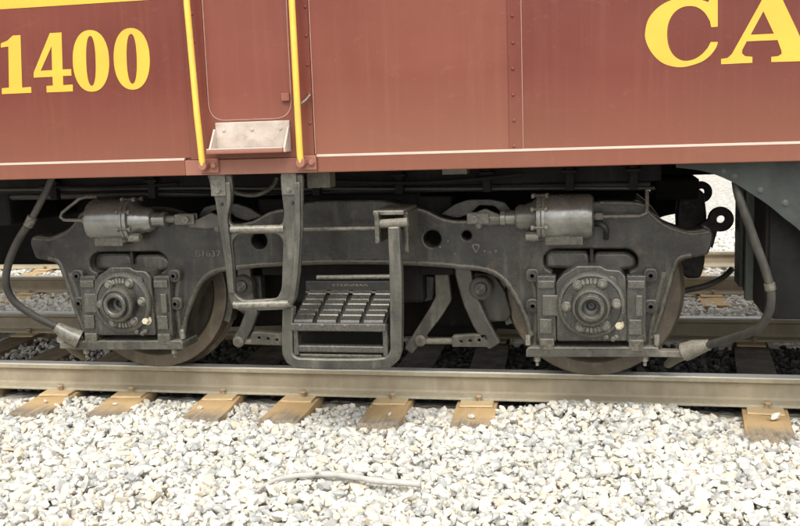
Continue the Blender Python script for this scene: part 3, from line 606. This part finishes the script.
# raised casting marks
def casting(txt, x, z_, size, y, parent, m=IRON_L, wd=None):
    cu = bpy.data.curves.new('casting_mark', 'FONT'); cu.body = txt; cu.size = size; cu.extrude = .002; cu.align_x = 'LEFT'
    o = bpy.data.objects.new('t', cu); me = bpy.data.meshes.new_from_object(o); bpy.data.objects.remove(o); bpy.data.curves.remove(cu)
    xs = [v.co.x for v in me.vertices]; k = (wd/(max(xs)-min(xs))) if wd else 1
    me.transform(Matrix.Translation((x, y, z_)) @ Matrix.Rotation(PI/2, 4, 'X') @ Matrix.Diagonal((k, 1, 1, 1))); me.materials.clear(); return link('casting_mark', me, m, parent)
c0, c1 = (-0.8329,0.6667), (-0.6814,0.7161)
casting('B1637', c0[0]+.006, c0[1]+.008, .046, -.3415, fr, IRON, c1[0]-c0[0]-.012)
c2 = (0.6598,0.7047)
prism('casting_mark', [rnd([(c2[0]-.026, c2[1]+.026), (c2[0]+.026, c2[1]+.026), (c2[0], c2[1]-.026)], .022, 6), rnd([(c2[0]-.015, c2[1]+.018), (c2[0]+.015, c2[1]+.018), (c2[0], c2[1]-.014)], .012, 6)], -.344, -.338, IRON, fr)
for k in range(3): lathe('casting_mark', [(.007, -.338), (.006, -.344), (.001, -.3455)], IRON, fr, n=10, c=(c2[0]+.042+k*.028, 0, c2[1]-.012-(k % 2)*.006))
# bosses and drips on the centre of the frame
for px in [(0.4795,0.7159),(0.5207,0.7457),(0.5542,0.6803)]: lathe('boss', [(.006, -.338), (.004, -.342), (.0005, -.343)], IRON_L, fr, n=8, c=(px[0], 0, px[1]))
# axle boxes --------------------------------------------------------
AX = [1.22, -1.22]; AZ = .441
def axlebox(x):
    L = (x, 0, AZ)
    bd = prism('axle_box', [rnd([(-0.1656,-0.1831),(-0.1672,0.1083),(-0.1382,0.1425),(-0.0905,0.1716),(-0.0667,0.1885),(0.0462,0.1882),(0.0695,0.1712),(0.1347,0.1663),(0.1625,0.1325),(0.1668,-0.1787)], .012, 3)], -.405, -.2, BOX, bog, bev=.008, loc=L)
    for lx0, lx1 in ((-0.2607, -0.169), (0.1649, 0.2556)):
        sg = -1 if lx0 < 0 else 1
        pts = [(lx0, -0.1876), (lx1, -0.1876), (lx1, 0.1353), (lx0, 0.1353)]
        g = prism('guide', [rnd(pts, .006, 2)], -.385, -.30, BOX, bog, bev=.004, loc=L)
        xm = (lx0+lx1)/2
        box('pad', xm-.04, xm+.04, -.3995, -.384, .075, .115, BOX, g, bev=.005, loc=L)
        box('pad', xm-.012+sg*.008, xm+.062*1 if sg < 0 else xm+.03, -.405, -.384, -.06, .045, BOX, g, bev=.006, loc=L)
        box('pad', xm-.035, xm+.025, -.395, -.384, -.15, -.075, BOX, g, bev=.004, loc=L)
        box('block', xm-.036, xm+.036, -.402, -.30, -.232, -.172, IRON, g, bev=.006, loc=L)
        ex = lx0-.022 if sg < 0 else lx1+.022
        for zz_ in (.135, -.015):
            lg = prism('lug', [rnd([(ex-.034, zz_-.034), (ex+.034, zz_-.034), (ex+.034, zz_+.034), (ex-.034, zz_+.034)], .03, 5)], -.372, -.335, IRON, bog, bev=.006, loc=L)
            lathe('bolt', [(.020, -.371), (.020, -.381), (.010, -.383), (.009, -.372), (.0005, -.372)], IRON_D, lg, n=16, c=(ex, 0, zz_), loc=L)
    # round cover
    cv = lathe('cover', [(.162, -.40), (.162, -.425), (.155, -.434), (.142, -.437), (.138, -.432), (.098, -.433), (.094, -.440), (.092, -.488), (.086, -.498), (.076, -.500), (.072, -.496), (.068, -.496), (.064, -.512), (.058, -.518), (.046, -.518), (.040, -.512), (.036, -.456), (.022, -.452), (.016, -.440), (.0005, -.439)], BOX, bd, n=56, loc=L, smooth=28)
    for k in range(6):
        a = PI/6*(2*k) + .06; bx_, bz_ = .117*math.cos(a), .117*math.sin(a)
        lathe('boss', [(.027, -.428), (.026, -.440), (.022, -.443), (.0005, -.443)], BOX, bd, n=18, c=(bx_, 0, bz_), loc=L)
        hexbolt('bolt', bx_, -.442, bz_, .0145, .016, IRON_L, bd, L, a)
    for sgn in (1, -1):     # worn raised lettering on the cover
        for k in range(5):
            a = sgn*PI/2 + (k-2)*.155; r_ = .119
            bm = bmesh.new(); add_box(bm, -.006, .006, -.4385, -.430, -.012, .012)
            if k % 2: add_box(bm, -.009, .009, -.438, -.430, -.003, .003)
            bmesh.ops.rotate(bm, verts=bm.verts, cent=(0, 0, 0), matrix=Matrix.Rotation(-(a-PI/2), 3, 'Y')); bmesh.ops.translate(bm, verts=bm.verts, vec=(r_*math.cos(a), 0, r_*math.sin(a)))
            link('raised_mark', mesh('raised_mark', bm), IRON_L, bd, L)
    hexbolt('nut', 0.1268, -.405, -0.0969, .019, .035, BRASS, bd, L)['label'] = 'bright bare nut'
    for q in [(0.0682,-0.1559),(0.101,-0.1653),(0.1151,-0.1553)]: lathe('plug', [(.013, -.40), (.012, -.425), (.0005, -.428)], BOX, bd, n=12, c=(q[0], 0, q[1]), loc=L)
    q = (0.0926,0.114)
    lathe('eye', [(.026, -.40), (.025, -.415), (.014, -.416), (.012, -.405), (.0005, -.405)], BOX, bd, n=18, c=(q[0], 0, q[1]), loc=L)
    # bottom tie bar with its bolts
    tb = prism('tie_bar', [rnd([(-0.3172,-0.2655),(-0.3167,-0.2303),(-0.3018,-0.2175),(0.3018,-0.2087),(0.3158,-0.2207),(0.3159,-0.255)], .006, 3)], -.40, -.2, IRON_L, bog, bev=.004, loc=L)
    for q in [(-0.2649,-0.2695),(0.2516,-0.2609)]:
        lathe('bolt', [(.0005, q[1]-.045), (.008, q[1]-.045), (.009, q[1]-.022), (.017, q[1]-.022), (.017, q[1]+.002)], FIT if q[0] < 0 else IRON_L, tb, 'Z', 6, (q[0], -.37, 0), L)
    for q in [(-0.3086,-0.18),(0.3063,-0.172)]:
        lathe('nut', [(.0005, .04), (.012, .04), (.014, .036), (.014, -.01)], IRON_L, tb, 'Z', 8, (q[0], -.37, q[1]-.02), L)
    # spring saddles seen in the window over the box
    for a, b in ((543.5, 590), (592, 639)):
        sp_ = rnd([(-0.2272,0.1571),(-0.2264,0.2272),(-0.2016,0.2446),(-0.0266,0.241),(-0.0075,0.2161),(-0.0078,0.1665),(-0.0321,0.1466)] if a < 560 else [(0.0019,0.1664),(0.007,0.216),(0.0263,0.2357),(0.1743,0.2349),(0.2122,0.2052),(0.217,0.1658),(0.1838,0.1462),(0.021,0.1465)], .02, 4)
        prism('spring_saddle', [sp_], -.275, -.15, IRON_L, bog, bev=.018, loc=L, res=3)
    box('saddle_clip', -.008, .010, -.29, -.2, .155, .255, IRON_D, bog, .003, L)
for x in AX: axlebox(x)
# wheels and axles ---------------------------------------------------
R = .441
WP = [(.04, -.10), (.095, -.10), (.10, -.07), (.12, -.055), (.16, -.035), (.30, -.012), (.345, -.02), (.365, -.058), (.372, -.066), (.432, -.066), (.438, -.063), (R, -.055), (R+.003, .035), (R+.018, .046), (R+.026, .056), (R+.024, .068), (R+.012, .075), (.37, .075), (.35, .04), (.12, .05), (.10, .09), (.04, .09)]
def wheel(x, y, flip):
    p = WP if not flip else [(r_, -t) for r_, t in WP]
    bm = bmesh.new(); add_lathe(bm, p, 'Y', 96)
    me = mesh('wheel', bm); me.materials.append(WHEEL); me.materials.append(RIM)
    for f in me.polygons:
        rc = math.hypot(f.center.x, f.center.z)
        if rc > .366: f.material_index = 1
    return link('wheel', me, None, bog, (x, y, R), smooth=25)
for x in AX:
    wheel(x, 0, False); wheel(x, 1.5, True)
    lathe('axle', [(.085, -.3), (.085, 1.8)], IRON_D, bog, 'Y', 24, (x, 0, R))
    sx_ = -1 if x > 0 else 1
    prism('traction_motor', [rnd([(x+sx_*.92, .2), (x-sx_*.22, .16), (x-sx_*.26, .6), (x-sx_*.1, .82), (x+sx_*.92, .86)][::sx_], .08, 4)], .2, 1.32, BLACK, bog, bev=.01)
box('gap_block', -.62, .66, .35, 1.25, .10, .43, BLACK, bog, bev=.02)  # added dark mass hiding bright ballast seen through the gap
box('bolster', -.36, .36, -.18, 1.68, .40, .98, BLACK, bog, bev=.02)
box('transom', -1.45, 1.45, .30, 1.2, .84, .985, BLACK, bog, bev=.02)
box('hanger', .34, .52, -.19, 1.68, .55, .96, BLACK, bog, bev=.01)
box('hanger', -.52, -.34, -.19, 1.68, .55, .96, BLACK, bog, bev=.01)
# end transom lugs at the right: silhouettes against the bright ballast
dk = [(1.7012,0.9087),(1.8343,0.8946),(1.8523,0.7502),(1.8439,0.4764),(1.8224,0.3882),(1.7327,0.3883),(1.6983,0.4769),(1.6854,0.7525)]
prism('brake_hanger', [rnd(dk, .03, 3)], .70, .86, IRON_D, bog, bev=.01)
def eye(px, pz, r0, r1, tail, y, name='eye_lever'):
    a = [(px+r0*math.cos(t), pz+r0*math.sin(t)) for t in [tail[2]+(2*PI-2*tail[3])*i/22+tail[3] for i in range(23)]]
    return prism(name, [a + tail[:2], circ(px, pz, r1, 16)], y, y+.05, IRON_D, bog, bev=.006)
e1 = (1.9057,0.7519); e0 = [(1.7551,0.7037),(1.8626,0.5911)]
eye(e1[0], e1[1], .068, .022, [tuple(e0[0]), tuple(e0[1]), math.radians(216), math.radians(38)], .47)
e2 = (1.8278,0.8795); e3 = [(1.6989,0.9168),(1.7338,0.7469)]
eye(e2[0], e2[1], .062, .020, [tuple(e3[0]), tuple(e3[1]), math.radians(195), math.radians(50)], .78)
tube('brake_strap', [(1.695,0.3,0.384),(1.8088,0.3,0.4116),(1.9012,0.35,0.447),(1.9581,0.4,0.4885)], .016, HOSE_D, bog, 10, 4)
box('far_beam', 1.5449, 1.7742, .3, 1.3, .88, .99, BLACK, bog, bev=.01)
# brake cylinders ---------------------------------------------------
def cyl(sgn, x0, x1, yc, zc, Rr, mat_, lb):
    """x0 = blind end, x1 = rod end; rod points along sgn"""
    t = lambda v: x1 + sgn*v
    prof = [(.0005, x0), (Rr*.80, x0), (Rr*.93, x0+sgn*.008), (Rr, x0+sgn*.028), (Rr, t(-.045)), (Rr*1.05, t(-.043)), (Rr*1.06, t(-.028)), (Rr*1.02, t(-.026)), (Rr*1.06, t(-.022)), (Rr*1.05, t(-.004)), (Rr*.86, t(.0)), (Rr*.70, t(.022)), (Rr*.60, t(.055)), (Rr*.585, t(.085)), (Rr*.50, t(.10)), (Rr*.36, t(.105)), (Rr*.33, t(.15)), (Rr*.37, t(.153)), (Rr*.37, t(.175)), (Rr*.25, t(.178)), (.0005, t(.178))]
    o = lathe('brake_cylinder', prof, mat_, bog, 'X', 48, (0, yc, zc), smooth=30); o['label'] = lb
    for k in range(8):
        a = 2*PI*k/8+.35; dy, dz = Rr*1.03*math.cos(a), Rr*1.03*math.sin(a)
        lathe('bolt', sorted([(.0005, t(-.056)), (.012, t(-.056)), (.012, t(-.044)), (.007, t(-.043)), (.007, t(.008)), (.012, t(.009)), (.012, t(.022)), (.0005, t(.022))], key=lambda q: sgn*q[1]), IRON_L, o, 'X', 8, (0, yc+dy, zc+dz))
    tube('push_rod', [(t(.17), yc, zc), (t(.30), yc, zc)], .019, IRON_L, o, 12)
    for s2 in (-1, 1): box('clevis', min(t(.23), t(.34)), max(t(.23), t(.34)), yc+s2*.022-.008, yc+s2*.022+.008, zc-.028, zc+.028, IRON_L, o, bev=.006)
    lathe('pin', [(.0005, yc-.05), (.018, yc-.05), (.018, yc+.05)], IRON_L, o, 'Y', 14, (t(.30), 0, zc))
    lathe('plug', [(.0005, t(.052)), (.022, t(.05)), (.024, t(.02)), (.024, t(-.01))] if sgn > 0 else [(.0005, t(.052)), (.022, t(.05)), (.024, t(.02)), (.024, t(-.01))], IRON_L, o, 'X', 12, (0, yc-Rr*.55, zc-Rr*.78))
    box('mount_foot', min(x0, x1)+.04, max(x0, x1)-.05, yc-Rr*.6, yc+Rr*.7, zc-Rr-.02, zc-Rr*.72, IRON, o, bev=.006)
    return o
cyl(-1, 1.2341, 0.9632, -.36, 0.8599, .110, CYL_W, 'brake cylinder with flaking paint')
cyl(1, -1.3951, -1.1413, -.36, 0.8753, .113, CYL, 'smooth grey brake cylinder')
# pipes to the cylinders
tube('brake_pipe', [(1.23,-0.4,0.8669),(1.2719,-0.4,0.864),(1.447,-0.4,0.864),(1.4743,-0.4,0.8778),(1.4796,-0.38,0.9136),(1.4809,-0.34,0.9813)], .009, IRON_L, bog, 10)
lathe('pipe_union', [(.018, 1.2393), (.018, 1.2765)], IRON_L, bog, 'X', 6, (0, -.40, 0.8651))
tube('brake_pipe', [(1.2151,-0.36,0.8246),(1.2624,-0.4,0.8284),(1.2902,-0.4,0.8042),(1.2899,-0.35,0.7551)], .014, IRON_D, bog, 10, 4)
tube('brake_pipe', [(-1.3443,-0.42,0.8799),(-1.402,-0.42,0.8806),(-1.5237,-0.42,0.8848),(-1.5427,-0.42,0.901),(-1.532,-0.42,0.9222),(-1.4383,-0.4,0.9933),(-1.4082,-0.38,1.0017),(-1.3726,-0.34,0.9979)], .009, IRON_L, bog, 10)
lathe('pipe_union', [(.018, -1.4133), (.018, -1.3671)], IRON_L, bog, 'X', 6, (0, -.42, 0.8805))
# slack adjusters / bell cranks beside the piston rods
for s in (1, -1):
    pl = [(0.4723,0.8715),(0.5452,0.921),(0.6117,0.9426),(0.7226,0.9433),(0.7973,0.927),(0.8314,0.8815),(0.796,0.8569),(0.747,0.9078),(0.6717,0.914),(0.6201,0.8694),(0.5587,0.85)]
    pl = [(s*x, z_) for x, z_ in pl]
    prism('lever_guide', [rnd(pl if s > 0 else pl[::-1], .012, 3)], -.26, -.22, IRON, bog, bev=.004)
    lv = [(0.6527,0.8292),(0.664,0.8884),(0.7138,0.9074),(0.782,0.8769),(0.8404,0.8613),(0.8399,0.8319),(0.7317,0.8233)]
    lv = [(s*x, z_) for x, z_ in lv]
    prism('live_lever', [rnd(lv if s > 0 else lv[::-1], .01, 3)], -.375, -.345, IRON_L, bog, bev=.005)
    q = (0.68,0.826); hexbolt('bolt', s*q[0], -.375, q[1], .013, .014, FIT, bog)
# brake levers, shoes and pull rods under the frame -------------------
llv = [(0.445,0.6084),(0.4527,0.5025),(0.4556,0.4174),(0.4109,0.3422),(0.3437,0.2501),(0.2589,0.1349)]
prism('brake_lever', [rnd(stroke(llv, [.07, .075, .085, .075, .065, .05]), .012, 3)], -.15, -.10, FIT, bog, bev=.008)
prism('brake_head', [rnd([(0.2383,0.5358),(0.4058,0.5248),(0.3915,0.4008),(0.3478,0.3898),(0.2736,0.4492)], .012, 3)], -.09, -.02, IRON, bog, bev=.008)
rlv = [(0.5557,0.608),(0.5741,0.5026),(0.6031,0.3967),(0.648,0.2906),(0.7189,0.1686)]
rl_ = prism('brake_lever', [rnd(stroke(rlv, [.09, .085, .085, .085, .075]), .014, 3)], -.15, -.10, IRON_L, bog, bev=.008)
lathe('pivot', [(.06, -.12), (.06, -.165), (.052, -.172), (.034, -.172), (.030, -.182), (.0005, -.184)], IRON, rl_, n=28, c=(0.6559, 0, 0.4761))
prism('brake_head', [rnd([(0.5844,0.3962),(0.6091,0.5459),(0.7144,0.5404),(0.7756,0.4502),(0.8049,0.3331),(0.7832,0.2902),(0.6881,0.284),(0.6248,0.2996)], .014, 3)], -.09, -.01, IRON, bog, bev=.008)
prism('brake_shoe', [stroke([(1.22-(R+.022)*math.cos(a), .441+(R+.022)*math.sin(a)) for a in [math.radians(-22+3.4*i) for i in range(14)]], .036)], -.06, .05, IRON_L, bog, bev=.004)
prism('brake_shoe', [stroke([(-1.22+(R+.022)*math.cos(a), .441+(R+.022)*math.sin(a)) for a in [math.radians(-22+3.4*i) for i in range(14)]], .036)], -.06, .05, IRON_L, bog, bev=.004)
mlv = [(-0.6377,0.6126),(-0.6394,0.4854),(-0.6076,0.3353),(-0.6477,0.2453),(-0.7053,0.16)]
ml_ = prism('brake_lever', [rnd(stroke(mlv, [.08, .08, .075, .07, .06]), .012, 3)], -.15, -.10, IRON_L, bog, bev=.008)
lathe('pivot', [(.06, -.12), (.06, -.165), (.052, -.172), (.034, -.172), (.030, -.182), (.0005, -.184)], IRON, ml_, n=28, c=(-0.6452, 0, 0.4877))
prism('brake_head', [rnd([(-0.7413,0.5314),(-0.5661,0.5312),(-0.5639,0.3632),(-0.6721,0.3117),(-0.7398,0.3622)], .014, 3)], -.09, -.01, IRON, bog, bev=.008)
def pull(a, b, c_, d, e):
    tube('pull_rod', [a, b], .017, FIT, bog, 12)
    o = prism('rod_clevis', [rnd(c_, .008, 3)] + [circ(q[0], q[1], .0085, 10) for q in d], -.15, -.10, FIT, bog, bev=.004)
    lathe('pin', [(.03, -.08), (.03, -.16), (.02, -.168), (.0005, -.168)], FIT, o, n=18, c=(e[0], 0, e[1]))
pull(*[(0.3093,-0.12,0.1847),(0.508,-0.12,0.1873)], [(0.4976,0.2207),(0.6819,0.2335),(0.6909,0.1645),(0.496,0.1617)], [(0.5444,0.1919),(0.5919,0.1952),(0.6393,0.1984)], (0.3279,0.194))
pull(*[(-0.6929,-0.12,0.1715),(-0.3468,-0.12,0.1649)], [(-0.6084,0.2298),(-0.4311,0.2206),(-0.4343,0.1594),(-0.6236,0.168)], [(-0.5699,0.1967),(-0.5184,0.1918),(-0.4671,0.1868)], (-0.689,0.175))
# footstep ------------------------------------------------------------
SY = -.66
stp = [(-0.2139,0.4738),(-0.2195,0.4145),(-0.2277,0.305),(-0.2283,0.2451),(-0.2145,0.2152),(-0.1797,0.1958),(-0.0226,0.1936),(0.1772,0.1972),(0.2662,0.2061),(0.2964,0.2287),(0.3125,0.2681),(0.3143,0.3217),(0.3207,0.5057),(0.3233,0.6494),(0.3225,0.7635),(0.321,0.858)]
fs = prism('footstep', [rnd(stroke(stp, [.055]*8+[.055]*3+[.058, .06, .06, .058, .056]), .01, 3)], -.69, -.63, IRON_L, bog, bev=.010, res=3); fs['label'] = 'hanging footstep with ribbed cast treads'
sa, sb = (-0.2038,0.3813), (0.2599,0.3859)
fb = box('front_bar', sa[0], sb[0]+.01, -.70, -.66, 0.3589, 0.3979, TREAD, fs, bev=.005)
for k in range(4): lathe('rivet', [(.008, -.699), (.006, -.704), (.0005, -.706)], FIT, fs, n=10, c=(sa[0]+.05+k*.112, 0, 0.3891))
zf = 0.3982; zk = 0.5062
sl = (zk-zf)/.26
bm = bmesh.new(); vs = add_box(bm, sa[0]+.004, sb[0]+.004, -.69, -.43, zf-.026, zf-.012)
for v in vs: v.co.z += sl*(v.co.y+.69)
link('tread_back', mesh('tread_back', bm), IRON_D, fs)
cw = (sb[0]-sa[0])/4
def tread_mesh():
    bm = bmesh.new(); n = 6
    prof = [(0, .002), (.05, .011), (.42, .013), (.47, .008), (.55, .008), (.60, .013), (.95, .015), (1, .003)]; D = .079; W_ = cw-.022
    a = [bm.verts.new((-W_/2, q[0]*D, q[1])) for q in prof]; b = [bm.verts.new((W_/2, q[0]*D, q[1])) for q in prof]
    a2 = [bm.verts.new((-W_/2, q[0]*D, -.012)) for q in prof]; b2 = [bm.verts.new((W_/2, q[0]*D, -.012)) for q in prof]
    for i in range(len(prof)-1):
        bm.faces.new((a[i], b[i], b[i+1], a[i+1])); bm.faces.new((a2[i], a[i], a[i+1], a2[i+1])); bm.faces.new((b[i], b2[i], b2[i+1], b[i+1])); bm.faces.new((a2[i], a2[i+1], b2[i+1], b2[i]))
    bm.faces.new((a[0], a2[0], b2[0], b[0])); bm.faces.new((a[-1], b[-1], b2[-1], a2[-1]))
    for v in bm.verts: v.co.z += sl*v.co.y
    return mesh('tread', bm)
TM = tread_mesh()
for j in range(3):
    for i in range(4):
        yy = -.688+j*.086
        link('tread', TM, TREAD, fs, (sa[0]+.006+cw*(i+.5)+j*.004, yy, zf+sl*(yy+.69)+random.uniform(-.002, .002)), bev=.002)
b0, b1 = (-0.1955,0.5349), (0.2447,0.5354)
box('slot_backing', b0[0]-.02, b1[0]+.0, -.50, -.485, 0.2078-.03, zf+.03, BLACK, fs, bev=.002)  # dark plate added so the slot under the treads stays black
bk = box('name_bar', b0[0], b1[0]+.02, -.445, -.42, 0.5123, 0.5605, IRON_D, fs, bev=.004)
casting('STEINMAR', -0.0577, 0.5349, .016, -.4465, fs, FIT, 0.1861)
box('ledge', b0[0], b1[0]+.02, -.455, -.425, 0.5108-.012, 0.5108, TREAD, fs, bev=.003)
tube('back_rod', [(-0.1417,-0.42,0.5751),(0.2623,-0.42,0.58)], .012, IRON_L, fs, 10)
for xx in (-0.1844, 0.2602):
    box('cheek', xx-.012, xx+.012, -.68, -.645, 0.2342, zf-.01, TREAD, fs, bev=.004)
box('lower_bar', -0.1866, 0.2586, -.675, -.63, 0.2491, 0.2837, TREAD, fs, bev=.007)
box('lower_bar', -0.1728, 0.2379, -.67, -.64, 0.2243, 0.2392, IRON, fs, bev=.004)
# bracket carrying the step, with its shaft
hb0, hb1 = (0.2307,0.7582), (0.3606,0.9273)
hb = box('step_bracket', hb0[0], hb0[0]+.022, -.69, -.33, hb0[1]+.02, hb1[1], IRON, bog, bev=.006)
box('cheek', hb1[0]-.01, hb1[0]+.012, -.60, -.33, hb0[1]-.04, hb1[1]-.01, IRON, hb, bev=.006)
box('top_plate', hb0[0]-.012, hb1[0]+.006, -.66, -.33, hb1[1]-.018, hb1[1]+.004, IRON_L, hb, bev=.005)
tube('pin', [(0.2468,-0.66,0.8683),(0.3861,-0.66,0.876)], .021, FIT, hb, 16)
tube('step_shaft', [(-0.5007,-0.52,0.8269),(-0.1871,-0.52,0.8311),(0.238,-0.52,0.8339)], .0105, IRON_L, bog, 12)
# sanding hoses ---------------------------------------------------------
h = tube('sand_hose', [(1.8462,-0.64,1.0312),(1.8565,-0.665,0.9676),(1.894,-0.675,0.8591),(1.9315,-0.685,0.7508),(1.9698,-0.69,0.6418),(1.992,-0.69,0.5493),(1.9876,-0.675,0.4622),(1.9496,-0.63,0.3808),(1.8694,-0.53,0.3167),(1.7759,-0.42,0.2575),(1.7382,-0.39,0.2404)], .0195, HOSE, bog, 14, 6)
fa = [(1.7563,-0.39,0.2455),(1.7026,-0.38,0.2278),(1.6538,-0.36,0.2028)]
tube('hose_socket', fa, [.028, .042, .046], FIT, h, 14)
tube('hose_clamp', [(1.7671,-0.395,0.2501),(1.7471,-0.392,0.2424)], .028, IRON_L, h, 14)
bm = bmesh.new(); q = [(1.5089,-0.38,0.2053),(1.6815,-0.36,0.1983)]
add_box(bm, q[0][0], q[1][0], -.39, -.33, q[1][2]-.016, q[1][2]+.016); link('hose_arm', mesh('hose_arm', bm), FIT, h, bev=.005)
tube('hose_clamp', [(1.9842,-0.69,0.5934),(1.9901,-0.69,0.5625)], .024, IRON, h, 14)
tube('nozzle', [(1.6906,-0.36,0.2082),(1.6276,-0.2,0.1338),(1.5963,-0.08,0.0725)], [.03, .026, .022], FIT, h, 12)
h = tube('sand_hose', [(-1.6736,-0.5,0.8844),(-1.7537,-0.5,0.7844),(-1.818,-0.5,0.6724),(-1.8472,-0.5,0.5592),(-1.8226,-0.48,0.4579),(-1.736,-0.45,0.376),(-1.6291,-0.42,0.3102),(-1.5432,-0.4,0.2682)], .0205, HOSE, bog, 14, 6)
tube('stand_pipe', [(-1.5213,-0.46,1.1618),(-1.5783,-0.48,1.0389),(-1.6736,-0.5,0.8844)], .018, HOSE_D, h, 12)
tube('hose_clamp', [(-1.6578,-0.498,0.9104),(-1.6873,-0.5,0.8634)], .026, IRON, h, 14)
tube('hose_socket', [(-1.6233,-0.42,0.3075),(-1.5676,-0.4,0.2623),(-1.5103,-0.38,0.2309)], [.028, .045, .05], IRON_L, h, 14)
bm = bmesh.new(); q = [(-1.6646,-0.4,0.2501),(-1.4651,-0.36,0.1935)]
add_box(bm, q[0][0]+.04, q[1][0], -.40, -.33, q[1][2]-.014, q[1][2]+.018); link('hose_arm', mesh('hose_arm', bm), FIT, h, bev=.005)
tube('nozzle', [(-1.6178,-0.38,0.2351),(-1.6593,-0.2,0.1249),(-1.6711,-0.08,0.0549)], [.03, .026, .022], FIT, h, 12)
